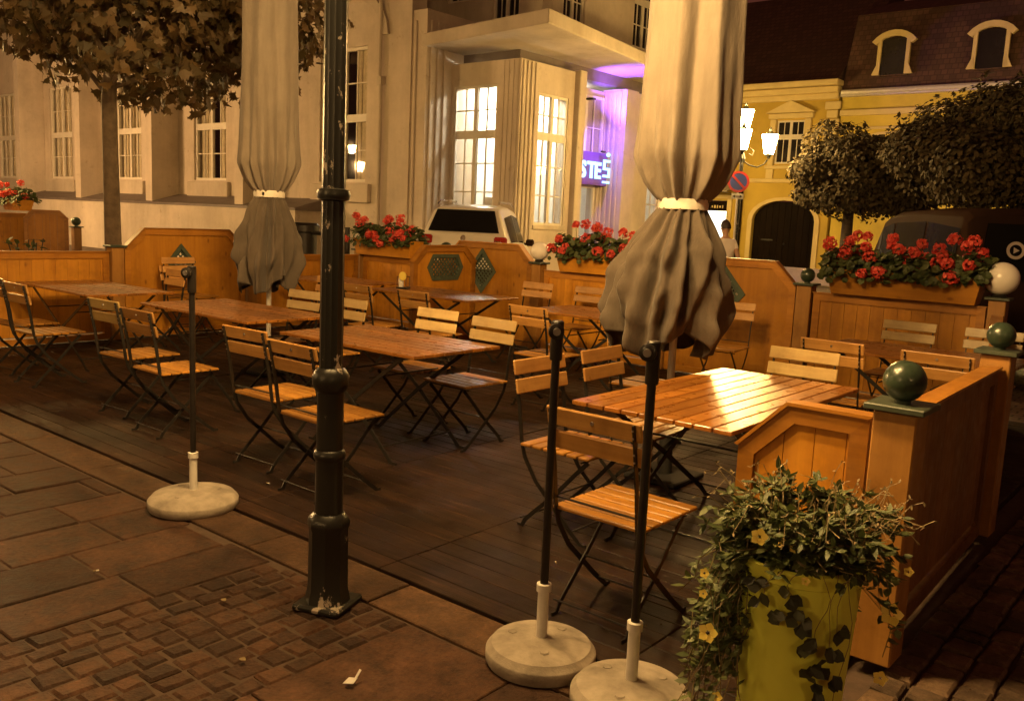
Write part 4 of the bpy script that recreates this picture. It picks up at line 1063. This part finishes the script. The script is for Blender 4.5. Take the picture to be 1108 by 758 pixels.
# lower wall with gate and shop opening
m=MB()
m.box((-24.7,FY+.2,1.8),(10.6,.4,3.7)); m.box((-17.3,FY+.2,1.8),(1.2,.4,3.7)); m.box((-18.65,FY+.2,3.25),(1.5,.4,.8)); m.box((-18.65,FY+.2,.5),(1.5,.4,1.1))
m.box((-13.72,FY+.2,1.8),(.52,.4,3.7))
gate_top=[]
n=12; cx=-15.34; hw=1.36
for k in range(n):
    a0=PI*k/n;a1=PI*(k+1)/n; p0=(cx+hw*math.cos(a0),2.05+.85*math.sin(a0)); p1=(cx+hw*math.cos(a1),2.05+.85*math.sin(a1))
    m.prism([p0,(p0[0],3.65),(p1[0],3.65),p1],FY,FY+.4,lambda u,v,tt:(u,tt,v))
m.build('lower_wall',M['yellow'],h1)
m=MB()
for k in range(n):
    a0=PI*k/n;a1=PI*(k+1)/n
    q=[(cx+math.cos(a)*r,2.05+math.sin(a)*r*s) for a,r,s in((a0,hw,.625),(a1,hw,.625),(a1,hw+.2,.63),(a0,hw+.2,.63))]
    m.prism(q,FY-.07,FY-.002,lambda u,v,tt:(u,tt,v))
for s in(-1,1): m.box((cx+s*(hw+.1),FY-.035,1.0),(.2,.07,2.1))
m.build('gate_surround',M['cream'],h1)
m=MB()
for k in range(10):
    x_=cx-hw+.136+k*.272; m.box((x_,FY+.2,1.4),(.262,.06,2.9),ch=.006)
g_=m.build('gate',M['darkdoor'],h1)
m=MB(); m.box((cx-.7,FY+.15,1.25),(.5,.04,.06)); m.ball((cx+.06,FY+.14,1.1),.05,8); m.build('handle',M['iron'],g_)
m=MB(); m.box((-21.73,FY-.05,3.70),(16.5,.14,.16),ch=.02); m.box((-21.73,FY-.10,7.02),(16.6,.24,.22),ch=.03); m.box((-21.73,FY-.2,7.25),(16.7,.44,.24),ch=.03); m.box((-21.73,FY-.32,7.50),(16.8,.66,.22),ch=.03); m.build('cornice',M['cream'],h1)
m=MB()
for k in range(9): m.box((-13.66,FY-.04,3.95+k*.34),(.44 if k%2 else .62,.1,.30),ch=.02)
m.build('quoins',M['cream'],h1)
for xa in(-24.6,-20.2,-15.95):
    f=window(h1,(xa,FY+.12,4.4),(1,0,0),(0,-1,0),1.2,1.75,M['glassdark'],(1,1,.62),.07)
    m=MB(); xc=xa+.6
    for s in(-1,1): m.box((xc+s*.74,FY-.05,5.2),(.26,.12,2.0),ch=.02)
    m.box((xc,FY-.06,6.32),(1.9,.16,.2),ch=.02); m.prism([(xc-1.05,6.44),(xc+1.05,6.44),(xc,6.92)],FY-.24,FY-.002,lambda u,v,tt:(u,tt,v))
    m.box((xc,FY-.07,4.25),(1.9,.2,.14),ch=.02)
    for s in(-1,1): m.box((xc+s*.74,FY-.04,3.98),(.3,.1,.38))
    m.build('window_surround',M['cream'],f)
# shop window lit
M['shoplit']=m_emit('lit_shop_window',(1,.9,.68),3.0); M['awn']=m_plain('striped_awning_cloth',(.30,.26,.2),.8,0,.2,3,.1)
m=MB(); m.box((-18.65,FY+.25,1.9),(1.5,.04,1.75)); so=m.build('shop_window',M['shoplit'],h1)
m=MB(); m.box((-18.65,FY+.12,2.60),(1.5,.1,.42)); fo=m.build('fascia_board',M['darkdoor'],so)
m=MB()
for k in range(9):
    m.box((-19.2+k*.125+.04*(k>2),FY+.06,2.57),(.05+.03*(k%2),.02,.13-.04*(k%3==1)))
m.build('fascia_lettering',M['cream'],so)
m=MB()
for s in(-1,1): m.box((-18.65+s*.86,FY-.03,1.85),(.2,.1,2.2))
m.box((-18.65,FY-.03,3.0),(1.92,.1,.16)); m.build('shop_surround',M['cream'],h1)
t=thing('awning','pale half open awning above the lit shop window','awning',(-18.6,FY-.1,3.62))
m=MB(); m.prism([(0,0),(-1.3,-.42),(-1.3,-.46),(0,-.04)],-1.7,1.3,lambda u,v,tt:(tt,u,v)); m.build('cloth',M['awn'],t)
m=MB(); 
for s in(-1.5,1.1): m.tube([(s,0,-.5),(s,-1.25,-.46)],.02,6)
m.build('arm',M['iron'],t)
t=thing('downpipe','dark downpipe between shop window and gate of the ochre house','downpipe',(-17.25,FY-.09,0))
m=MB(); m.tube([(0,0,0),(0,0,3.5)],.07,10); m.build('pipe',M['darkdoor'],t)
# roof of h1
m=MB(); m.prism([(FY-.4,7.6),(FY+6,12.6),(FY+12,7.6)],-30.2,-13.45,lambda u,v,tt:(tt,u,v)); m.build('roof',M['rooftile'],h1)
h2=thing('bright_ochre_house','bright ochre house with mansard roof and two white dormers behind the round trees','house',(0,0,0))
m=MB(); m.box((-3.2,FY+.35,3.5),(20.3,.6,7.1)); m.build('wall',M['yellow2'],h2)
m=MB(); m.box((-3.2,FY-.03,6.35),(20.3,.16,.22),ch=.02); m.box((-3.2,FY+.0,5.75),(20.3,.1,.1),ch=.02); m.box((-3.2,FY-.02,3.7),(20.3,.14,.2)); 
# baroque curved hood mouldings and recessed panels
for x_ in(-11.4,-8.1,-4.6):
    for k in range(10):
        a0=PI*k/10;a1=PI*(k+1)/10
        q=[(x_+math.cos(a)*r*1.0,5.05+math.sin(a)*r*.45) for a,r in((a0,1.0),(a1,1.0),(a1,1.2),(a0,1.2))]
        m.prism(q,FY-.12,FY+.045,lambda u,v,tt:(u,tt,v))
m.build('mouldings',M['cream'],h2)
for x_ in(-11.4,-8.1,-4.6,-1.2): window(h2,(x_-.55,FY+.04,3.95),(1,0,0),(0,-1,0),1.1,1.35,M['glassdark'],(1,1,.6),.07)
m=MB(); m.tube([(-13.3,FY-.22,7.12),(7,FY-.22,7.12)],.10,8); m.box((-3.2,FY-.02,7.02),(20.3,.36,.12)); 
m.build('gutter',M['polemetal'],h2)
m=MB(); m.prism([(FY-.12,7.14),(FY+.95,10.25),(FY+5,11.6),(FY+9,7.14)],-13.35,7,lambda u,v,tt:(tt,u,v)); m.build('roof',M['rooftile'],h2)
for x_ in(-11.46,-8.13,-4.8):
    m=MB(); m.box((x_,FY+.35,8.3),(1.0,1.1,1.3)); 
    m.build('dormer',M['rooftile'],h2)
    d=MB()
    for s in(-1,1):
        d.box((x_+s*.52,FY-.26,8.35),(.14,.14,1.3),ch=.01); d.prism([(x_+s*.45,7.68),(x_+s*.74,7.68),(x_+s*.60,8.0),(x_+s*.45,8.1)],FY-.33,FY-.19,lambda u,v,tt:(u,tt,v))
    for k in range(8):
        a0=R(38+104*k/8);a1=R(38+104*(k+1)/8)
        q=[(x_+math.cos(a)*r,8.27+math.sin(a)*r) for a,r in((a0,.82),(a1,.82),(a1,1.03),(a0,1.03))]
        d.prism(q,FY-.36,FY-.18,lambda u,v,tt:(u,tt,v))
    dd=d.build('dormer_frame',M['cream'],h2)
    w_=MB(); w_.box((x_,FY-.215,8.35),(.9,.03,1.34)); w_.build('pane',M['glassdark'],dd)
# low wall / kerb before the gate
m=MB(); m.box((-9.2,27.5,.25),(5.5,.3,.5),ch=.02); tag(m.build('low_wall',M['stone']),'low stone wall in front of the dark gate','wall')

# ------------------------------------------------------------------ statue column at right edge
t=thing('stone_statue','pale baroque stone figure on a column at the right picture edge','statue',(-1.55,24.5,-.04))
m=MB(); m.box((0,0,.5),(1.1,1.1,1.0),ch=.04); m.box((0,0,1.1),(.9,.9,.2),ch=.04); m.lathe([(.32,1.2),(.28,1.4),(.25,4.2),(.33,4.4),(.4,4.5)],(0,0,0),20); m.build('column',M['stone'],t)
bm_=bpy.data.meshes.new('figure')
def skin_obj(name,joints,edges,mat,parent,sub=2):
    me=bpy.data.meshes.new(name); me.from_pydata([j[0] for j in joints],edges,[])
    o=bpy.data.objects.new(name,me); C.objects.link(o); 
    o.modifiers.new('sk','SKIN'); 
    if not me.skin_vertices: me.attributes.new
    sv=me.skin_vertices[0].data if me.skin_vertices else None
    if sv is None:
        bpy.context.view_layer.objects.active=o
        bpy.ops.mesh.customdata_skin_add(); sv=me.skin_vertices[0].data
    for i,j in enumerate(joints):
        r=j[1]; sv[i].radius=(r if isinstance(r,tuple) else (r,r)); sv[i].use_root=(i==0)
    s=o.modifiers.new('ss','SUBSURF'); s.levels=sub; s.render_levels=sub
    dg=bpy.context.evaluated_depsgraph_get(); dg.update(); m2=bpy.data.meshes.new_from_object(o.evaluated_get(dg)); bpy.data.objects.remove(o)
    m2.materials.clear(); m2.materials.append(mat)
    for p_ in m2.polygons: p_.use_smooth=True
    o=bpy.data.objects.new(name,m2); C.objects.link(o); o.parent=parent; return o
J=[((0,0,4.95),.26),((0,0,4.55),.32),((0,0,5.35),(.24,.17)),((0,0,5.62),.08),((.03,0,5.8),.13),((.26,0,5.5),.1),((.42,-.1,5.2),.07),((.5,-.25,5.4),.05),((-.26,0,5.5),.1),((-.46,-.1,5.25),.07),((-.55,-.1,5.0),.05)]
skin_obj('figure',J,[(0,1),(0,2),(2,3),(3,4),(2,5),(5,6),(6,7),(2,8),(8,9),(9,10)],M['stone'],t)

# ------------------------------------------------------------------ people
def person(loc,rz,label,shirt,stride,seed):
    t=thing('person',label,'person',loc,rz)
    s=stride
    J=[((0,0,.95),(.15,.11)),((0,0,1.15),(.135,.10)),((0,0,1.38),(.16,.105)),((0,0,1.50),.055),((0,.015,1.56),.05),((0,.02,1.66),(.078,.095)),((0,.015,1.73),(.06,.075)),
       ((.17,0,1.43),.055),((.22,-.03-s*.1,1.16),.042),((.22,.10-s*.2,.93),.03),((-.17,0,1.43),.055),((-.22,-.03+s*.1,1.16),.042),((-.22,.10+s*.2,.93),.03),
       ((.09,0,.88),.088),((.10,.02+s*.16,.50),.058),((.10,-.02+s*.28,.10),.036),((.10,.14+s*.28,.04),.03),
       ((-.09,0,.88),.088),((-.10,.02-s*.12,.50),.058),((-.10,-.04-s*.3,.12),.036),((-.10,.10-s*.3,.04),.03)]
    E=[(0,1),(1,2),(2,3),(3,4),(4,5),(5,6),(2,7),(7,8),(8,9),(2,10),(10,11),(11,12),(0,13),(13,14),(14,15),(15,16),(0,17),(17,18),(18,19),(19,20)]
    body=skin_obj('body',J,E,M['skin'],t)
    # hands with fingers
    for hx,hy in((.22,.10-s*.2),(-.22,.10+s*.2)):
        m=MB(); m.box((hx,hy+.01,.89),(.03,.07,.08),ch=.01)
        for k in range(4): m.tube([(hx,hy-.02+k*.02,.86),(hx-.005,hy-.016+k*.02,.81+.006*abs(k-1.5)),(hx-.015*math.copysign(1,hx),hy-.01+k*.02,.775+.008*abs(k-1.5))],.008,6)
        m.tube([(hx,hy+.045,.91),(hx-.01,hy+.065,.87),(hx-.012,hy+.06,.84)],.009,6); m.build('hand',M['skin'],t)
    # shirt: shell round torso and upper arms
    SJ=[((0,0,1.0),(.165,.125)),((0,0,1.15),(.152,.118)),((0,0,1.38),(.175,.122)),((0,0,1.46),(.10,.08)),((.17,0,1.43),.07),((.205,-.02-s*.05,1.27),.06),((-.17,0,1.43),.07),((-.205,-.02+s*.05,1.27),.06)]
    skin_obj('shirt',SJ,[(0,1),(1,2),(2,3),(2,4),(4,5),(2,6),(6,7)],M[shirt],t)
    TJ=[((0,0,.96),(.162,.12)),((.09,0,.88),.10),((.10,.02+s*.16,.50),.072),((.10,-.02+s*.28,.12),.055),((-.09,0,.88),.10),((-.10,.02-s*.12,.50),.072),((-.10,-.04-s*.3,.14),.055)]
    skin_obj('trousers',TJ,[(0,1),(1,2),(2,3),(0,4),(4,5),(5,6)],M['jeans'],t)
    m=MB(); vs=[];fs=[]
    for i in range(9):
        a=PI*.5*i/8
        for k in range(20):
            q=2*PI*k/20; front=max(0,math.sin(q)); lim=(-.055*(1-front))
            z=1.70+math.cos(a)*.105*(1)+lim*(i/8)+.02; r=math.sin(a)*1.0
            vs.append((math.cos(q)*r*.088,.012+math.sin(q)*r*.105,z+.02*(noise.noise(Vector((q*3,i,seed))))))
    for i in range(8):
        for k in range(20): fs.append((i*20+k,i*20+(k+1)%20,(i+1)*20+(k+1)%20,(i+1)*20+k))
    m.add(vs,fs,True); m.build('hair',M['hair'],t)
    # face
    m=MB(); m.tube([(0,.108,1.675),(0,.128,1.645),(0,.108,1.638)],[.008,.013,.009],8); 
    for s_ in(-1,1): m.ball((s_*.082,.015,1.655),.018,8,1.5)
    m.build('nose_and_ears',M['skin'],body)
    m=MB()
    for s_ in(-1,1): m.ball((s_*.03,.103,1.672),.009,8)
    m.box((0,.106,1.605),(.045,.008,.007)); m.build('eyes_and_mouth',M['darkcloth'],body)
    for lx,ly in((.10,s*.28),(-.10,-s*.3)):
        m=MB(); m.box((lx,ly+.06,.035),(.09,.27,.07),ch=.025); m.build('shoe',M['darkcloth'],t)
person((-7.35,14.8,-.045),60,'person in a white t-shirt walking behind the fence, right of the right parasol','tshirt',.9,1)
person((-8.15,15.5,-.045),-120,'person in dark clothes behind the fence, half hidden by the right parasol','darkcloth',.5,2)

# ------------------------------------------------------------------ vehicles
def loft_car(name,label,cat,loc,rz,st,paint,wheels,glassrows,W,extras):
    t=thing(name,label,cat,loc,rz)
    m=MB(); vs=[];fs=[]; ring=[]
    for (y,zl,wl_,zb,wb,zr,wr) in st:
        half=[(0,zl),(wl_*.9,zl),(wl_,zl+.06),(wl_+.02,(zl+zb)/2),(wb,zb),(wb-.012,zb+.02),(wr+.03,zr-.10),(wr-.03,zr-.03),(wr*.75,zr),(0,zr+.02)]
        full=half+[(-x,z) for x,z in reversed(half[1:-1])]
        ring.append([(x,y,z) for x,z in full])
    n=len(ring[0])
    for r in ring: vs+=r
    for i in range(len(ring)-1):
        for k in range(n): fs.append((i*n+k,i*n+(k+1)%n,(i+1)*n+(k+1)%n,(i+1)*n+k))
    fs+=[tuple(range(n)),tuple((len(ring)-1)*n+k for k in range(n-1,-1,-1))]
    m.add(vs,fs,True); b=m.build('body',paint,t,.012)
    return t,ring,n
def on_side(ring,i,j,k0,k1,s,off=.008,u0=.0,u1=1.,v0=.08,v1=.92):
    """quad on body side between stations i,j and ring pts k0,k1 (half index)"""
    def P_(i,k): x,y,z=ring[i][k]; return Vector((x*s,y,z))
    a,b,c,d=P_(i,k0),P_(j,k0),P_(j,k1),P_(i,k1)
    L=lambda u,v:(a.lerp(b,u)).lerp(d.lerp(c,u),v)
    n=Vector((s,0,0))
    return [L(u0,v0)+n*off,L(u1,v0)+n*off,L(u1,v1)+n*off,L(u0,v1)+n*off]
def wheel(t,x,y,r,w=.21):
    m=MB(); m.lathe([(r*.62,-w/2),(r*.93,-w/2),(r,-w/2+.03),(r,w/2-.03),(r*.93,w/2),(r*.62,w/2)],(0,0,0),28); m.v=[(x+p[2],y+p[0],r+p[1]) for p in m.v]
    o=m.build('wheel',M['rubber'],t)
    m=MB(); s=1 if x>0 else -1; m.lathe([(r*.6,0),(r*.6,.02),(r*.12,.03)],(0,0,0),20); m.v=[(x+s*(w/2-.03+p[2]),y+p[0],r+p[1]) for p in m.v]
    for k in range(5):
        a=2*PI*k/5; m.box((x+s*(w/2+.003),y+math.cos(a)*r*.33,r+math.sin(a)*r*.33),(.02,.07,r*.55),Matrix.Rotation(PI/2-a,3,'X'))
    m.build('rim',M['polemetal'],o)
# silver SUV seen from behind; local +y = forward, rear at y=0
st=[(0.0,.42,.78,.98,.86,1.02,.80),(.03,.34,.84,1.02,.885,1.12,.80),(.16,.28,.88,1.04,.895,1.45,.74),(.34,.26,.89,1.06,.90,1.70,.66),(.60,.25,.89,1.06,.90,1.755,.64),(1.6,.25,.89,1.05,.90,1.79,.65),(2.5,.25,.89,1.02,.90,1.73,.65),(3.1,.25,.89,1.0,.89,1.22,.74),(3.5,.25,.88,.95,.88,1.08,.80),(4.3,.28,.84,.86,.84,.92,.74),(4.5,.36,.76,.7,.78,.78,.66)]
suv,ring,n=loft_car('silver_car','silver estate car with roof rails parked behind the octagonal panel, seen from the rear','car',(-11.88,12.75,-.045),32,st,M['silver'],None,None,.9,None)
for y_ in(.75,3.6):
    for s in(-1,1): wheel(suv,s*.80,y_,.34)
m=MB(); 
a=[Vector((sx*w_,y_,z_)) for sx,w_,y_,z_ in((-1,.70,.06,1.29),(1,.70,.06,1.29),(1,.57,.262,1.68),(-1,.57,.262,1.68))]
m.add([p+Vector((0,-.02,0)) for p in a]+[p+Vector((0,.02,-.01)) for p in a],[(0,1,2,3),(7,6,5,4),(0,4,5,1),(1,5,6,2),(2,6,7,3),(3,7,4,0)]); m.build('rear_window',M['carglass'],suv)
for s in(-1,1):
    m=MB(); q=on_side(ring,3,5,5,6,s,.010,.15,1,.06,.9); q2=on_side(ring,5,6,5,6,s,.010,.03,1,.06,.9); q3=on_side(ring,6,7,5,6,s,.010,.03,.6,.06,.9)
    for qq in(q,q2,q3): m.add(qq,[(0,1,2,3)])
    m.build('side_window',M['carglass'],suv)
    m=MB(); m.box((s*.74,.035,1.13),(.26,.10,.17),ch=.03); tl=m.build('tail_light',M['redlens'],suv)
    m=MB(); m.box((s*.70,-.018,1.115),(.10,.012,.05),ch=.004); m.build('reversing_lens',M['chrome'],tl)
    m=MB(); m.tube([(s*.62,.5,1.78),(s*.60,.6,1.84),(s*.60,2.2,1.86),(s*.62,2.35,1.80)],.018,8); m.build('roof_rail',M['chrome'],suv)
    m=MB(); m.box((s*1.0,2.75,1.08),(.18,.1,.14),ch=.03); m.box((s*.92,2.75,1.05),(.1,.04,.05)); m.build('wing_mirror',M['darkcar'],suv)
m=MB(); m.box((0,-.02,.50),(1.66,.14,.26),ch=.04); m.build('bumper',M['darkcar'],suv)
m=MB(); m.box((0,-.005,.80),(.52,.03,.12),ch=.004); m.build('number_plate',M['whitetube'],suv)
m=MB(); m.lathe([(.055,0),(.05,.012)],(0,0,0),18); m.v=[(p[0],.025-p[2],1.17+p[1]) for p in m.v]; m.build('emblem',M['chrome'],suv); suv.scale=(1,1,1.07)
# dark van
M['darkcar'].node_tree.nodes['Principled BSDF'].inputs['IOR'].default_value=1.07
st=[(0.0,.40,.86,1.12,.93,1.16,.9),(.04,.32,.90,1.14,.95,1.5,.88),(.14,.28,.93,1.15,.96,1.93,.87),(.35,.27,.94,1.15,.965,2.0,.86),(1.5,.27,.94,1.15,.965,2.03,.87),(2.9,.27,.94,1.13,.965,2.02,.87),(3.55,.27,.94,1.10,.96,1.94,.86),(4.3,.27,.93,1.05,.94,1.30,.84),(4.75,.30,.88,.92,.90,1.02,.76),(4.95,.38,.80,.74,.82,.8,.7)]
VR=31.5
van,ring,n=loft_car('dark_van','dark van with a round play symbol on its rear window, behind the right flower box','van',(-1.62,11.05,-.045),VR,st,M['darkcar'],None,None,.96,None)
for y_ in(.85,3.9):
    for s in(-1,1): wheel(van,s*.86,y_,.35)
m=MB()
a=[Vector((sx*w_,y_,z_)) for sx,w_,y_,z_ in((-1,.78,.005,1.24),(1,.78,.005,1.24),(1,.70,.09,1.84),(-1,.70,.09,1.84))]
m.add([p+Vector((0,-.03,0)) for p in a]+[p+Vector((0,.02,0)) for p in a],[(0,1,2,3),(7,6,5,4),(0,4,5,1),(1,5,6,2),(2,6,7,3),(3,7,4,0)]); rw=m.build('rear_window',M['carglass'],van)
# play emblem + start of a word on the rear window
rot=Matrix.Rotation(-math.atan2(.085,.6),3,'X')
lg=MB(); c0=Vector((-.44,.005,1.56))
nn=28
vs=[rot@Vector((q*math.cos(2*PI*k/nn),0,q*math.sin(2*PI*k/nn)))+c0+Vector((0,-.04,0)) for q in(.062,.095) for k in range(nn)]
lg.add(vs,[(k,(k+1)%nn,nn+(k+1)%nn,nn+k) for k in range(nn)])
lg.add([rot@Vector(p)+c0+Vector((0,-.04,0)) for p in((-.022,0,-.034),(.038,0,0),(-.022,0,.034))],[(0,1,2)])
M['decal']=m_plain('white_decal',(.62,.56,.5),.6,0,.05,5,0)
lg.build('window_logo',M['decal'],rw,fixn=False)
text_mesh('S',.15,M['decal'],rw,(-.31,-.032,1.50),(R(90-8),0,0),.001,'window_lettering',.002)
for s in(-1,1):
    for i,(a_,b_,u0,u1) in enumerate(((2,4,.12,.97),(4,5,.03,.97),(5,6,.05,.95),(6,7,.0,.55))):
        m=MB(); m.add(on_side(ring,a_,b_,5,6,s,.010,u0,u1,.06,.9),[(0,1,2,3)]); m.build('side_window',M['carglass'],van)
    m=MB(); m.box((s*.87,.01,1.30),(.16,.10,.42),ch=.03); tl=m.build('tail_light',M['redlens'],van)
    m=MB(); m.box((s*.885,-.047,1.42),(.10,.012,.06),ch=.004);m.box((s*.885,-.047,1.18),(.12,.012,.05),ch=.004); m.build('chrome_trim',M['chrome'],tl)
    m=MB(); m.box((s*.78,4.80,.80),(.22,.12,.14),ch=.03); m.build('headlight',M['chrome'],van)
    m=MB(); m.box((s*1.06,3.75,1.18),(.16,.12,.24),ch=.03); m.box((s*.98,3.75,1.12),(.1,.04,.05)); m.build('wing_mirror',M['darkcar'],van)
m=MB()
a=[Vector((sx*w_,y_,z_)) for sx,w_,y_,z_ in((-1,.74,4.24,1.34),(1,.74,4.24,1.34),(1,.70,3.66,1.84),(-1,.70,3.66,1.84))]
m.add([p+Vector((0,.04,.03)) for p in a],[(0,1,2,3)]); m.build('windscreen',M['carglass'],van)
m=MB(); m.box((0,-.03,.50),(1.8,.16,.26),ch=.04); m.build('bumper',M['darkcar'],van)
m=MB(); m.box((0,-.02,.95),(.52,.03,.12),ch=.004); m.build('number_plate',M['whitetube'],van)

# ------------------------------------------------------------------ neighbouring terrace at far left, bins, bits
GN='panels of the neighbouring terrace'
fence_panel((-17.9,5.4,0),90,2.0,1.30,.22,.3,'octagonal panel of the neighbouring terrace at the far left edge',None,'pine',GN)
fence_panel((-17.7,7.0,0),60,.75,1.38,.15,.15,'small octagonal panel of the neighbouring terrace beside its ball post',None,'pine',GN)
fence_post((-17.45,7.85,0),1.08,'ball','ball topped post of the neighbouring terrace, left of the tree trunk',group='fence posts with dark green balls')
flower_box(-18.0,7.02,1.36,.8,'flower box of the neighbouring terrace at the far left edge',300,8,15,.2,'red geraniums of the neighbouring terrace at the far left edge')
random.seed(40)
for i,(x_,y_,lb) in enumerate(((-13.2,4.55,'leafy shrub behind the low fence at the far left edge'),(-12.9,5.15,'leafy shrub behind the low fence, right one of the two'))):
    t=thing('shrub',lb,'shrub',(x_,y_,-.05),0,'shrubs between the terraces')
    m=MB(); l=MB()
    for k in range(14):
        a=rnd(0,6.28); e=rnd(.1,.35); h=rnd(.75,1.12); pts=[(0,0,0),(math.cos(a)*e*.5,math.sin(a)*e*.5,h*.5),(math.cos(a)*e,math.sin(a)*e,h)]
        m.tube(pts,.008,5)
        for q in range(28):
            u=rnd(.25,1); c=Vector((math.cos(a)*e*u,math.sin(a)*e*u,h*u)); leafquad(l,c,Vector((rnd(-1,1),rnd(-1,1),rnd(-.3,.6))),Vector((0,0,1)),.11,.06)
    m.build('stems',M['bark2'],t); l.build('leaves',M['leaf_ger'],t,fixn=False)
t=thing('litter_bin','dark cylindrical litter bin behind the back left corner of the terrace','litter bin',(-11.7,8.85,-.05))
m=MB(); m.lathe([(.18,0),(.2,.02),(.2,1.3),(.24,1.32),(.24,1.42),(.2,1.46)],(0,0,0),24); m.build('body',M['iron'],t)
m=MB(); m.tube([(.2,0,1.3),(.75,.25,1.3)],.03,8); m.tube([(.75,.25,0),(.75,.25,1.42)],.05,10); m.build('rail',M['iron'],t)
# litter
random.seed(9)
t=MB(); t.add([(-2.22,1.86,.002),(-2.19,1.88,.004),(-2.205,1.915,.006),(-2.235,1.90,.003)],[(0,1,2,3)]); t.add([(-2.21,1.90,.004),(-2.20,1.90,.004),(-2.205,1.93,.03),(-2.215,1.93,.03)],[(0,1,2,3)])
so=t.build('paper_scrap',M['whitetube'],fixn=False); tag(so,'small crumpled white paper scrap on the slabs right of the lamp post','litter')
sd=so.modifiers.new('s','SOLIDIFY'); sd.thickness=.002
for i,(x_,y_,lb) in enumerate(((-2.62,1.72,'fallen yellowish leaf on the cobbles left of the paper scrap'),(-3.1,1.95,'fallen yellowish leaf at the edge of the cobbles, left of the lamp post'),(-1.72,1.62,'fallen brown leaf on the slabs at the bottom of the picture'))):
    l=MB(); leafquad(l,Vector((0,0,0)),Vector((1,rnd(-1,1),.1)),Vector((0,0,1)),.035,.022); o=l.build('fallen_leaf',M['twig'],fixn=False); o.location=(x_,y_,.0); tag(o,lb,'leaf','fallen leaves')
    sd=o.modifiers.new('s','SOLIDIFY'); sd.thickness=.001

random.seed(77)
gr=MB()
for k in range(420):
    x_,y_=rnd(-8,-.2),rnd(.3,3.6); r_=rnd(.002,.006)
    z_=.001 if y_>2.63 else -.013
    if x_>-.95: z_=-.028
    gr.add([(x_-r_,y_,z_),(x_,y_-r_*.8,z_),(x_+r_,y_+r_*.2,z_),(x_,y_+r_,z_),(x_,y_,z_+r_*.9)],[(0,1,4),(1,2,4),(2,3,4),(3,0,4),(3,2,1,0)])
tag(gr.build('grit',M['kerb']),'loose grit and crumbs scattered over the paving and deck','grit',kind='stuff')
for i,(x_,y_,a_,lb) in enumerate(((-2.05,1.35,20,'cigarette end on the slabs near the bottom edge'),(-3.75,1.72,70,'cigarette end in a slab joint left of the cobbles'),(-2.35,3.25,130,'cigarette end on the deck boards left of the nearest chair'),(-4.3,3.0,10,'cigarette end on the deck near the lone black pole'))):
    t=thing('cigarette_end',lb,'cigarette end',(x_,y_,.006 if y_>2.6 else -.009),a_,'cigarette ends on the ground')
    m=MB(); m.tube([(0,0,0),(.012,0,0)],.004,8); m.build('filter',M['twig'],t)
    m=MB(); m.tube([(.0122,0,0),(.024,.001,0)],.004,8); m.build('paper',M['whitetube'],t)

# ------------------------------------------------------------------ world, camera, render
w=bpy.data.worlds.new('World'); sc.world=w; w.use_nodes=True; nt=w.node_tree
bg=nt.nodes['Background']; sky=nt.nodes.new('ShaderNodeTexSky'); sky.sky_type='NISHITA'; sky.sun_disc=False; sky.sun_elevation=R(2); sky.sun_rotation=R(200)
# town glow on the night sky: the sky is tinted sodium brown and very dark
mx=nd(nt,'ShaderNodeMix',data_type='RGBA',blend_type='MULTIPLY'); mx.inputs[0].default_value=1; nt.links.new(sky.outputs[0],mx.inputs[6]); mx.inputs[7].default_value=(.0,.0,.0,1)
ad=nd(nt,'ShaderNodeMix',data_type='RGBA',blend_type='ADD'); ad.inputs[0].default_value=1; nt.links.new(mx.outputs[2],ad.inputs[6]); ad.inputs[7].default_value=(.078,.021,.012,1)
nt.links.new(ad.outputs[2],bg.inputs[0]); bg.inputs[1].default_value=1.0
cd=bpy.data.cameras.new('camera'); cam=bpy.data.objects.new('camera',cd); C.objects.link(cam); sc.camera=cam
F=960.; pitch=R(8.36); roll=R(2.58); yaw=R(39.5)
cd.sensor_fit='HORIZONTAL'; cd.sensor_width=36; cd.lens=36*F/1108; cd.clip_start=.05; cd.clip_end=1000
fwd=Vector((-math.sin(yaw)*math.cos(pitch),math.cos(yaw)*math.cos(pitch),-math.sin(pitch))); rt=Vector((math.cos(yaw),math.sin(yaw),0)); up=rt.cross(fwd)
r2=rt*math.cos(roll)+up*math.sin(roll); u2=-rt*math.sin(roll)+up*math.cos(roll)
mat=Matrix((r2,u2,-fwd)).transposed().to_4x4(); mat.translation=(0,0,1.6); cam.matrix_world=mat
vs_=sc.view_settings; vs_.view_transform='Standard'; vs_.look='None'; vs_.gamma=1; vs_.exposure=0
try: vs_.use_curve_mapping=False
except Exception: pass
cy=sc.cycles; cy.use_denoising=True; cy.max_bounces=6; cy.diffuse_bounces=3; cy.glossy_bounces=3; cy.transmission_bounces=4; cy.transparent_max_bounces=8; cy.sample_clamp_indirect=4; cy.caustics_reflective=False; cy.caustics_refractive=False

for o in bpy.data.objects:
    if o.get('label') and not(4<=len(o['label'].split())<=16): print('LABEL',len(o['label'].split()),o.name,o['label'])
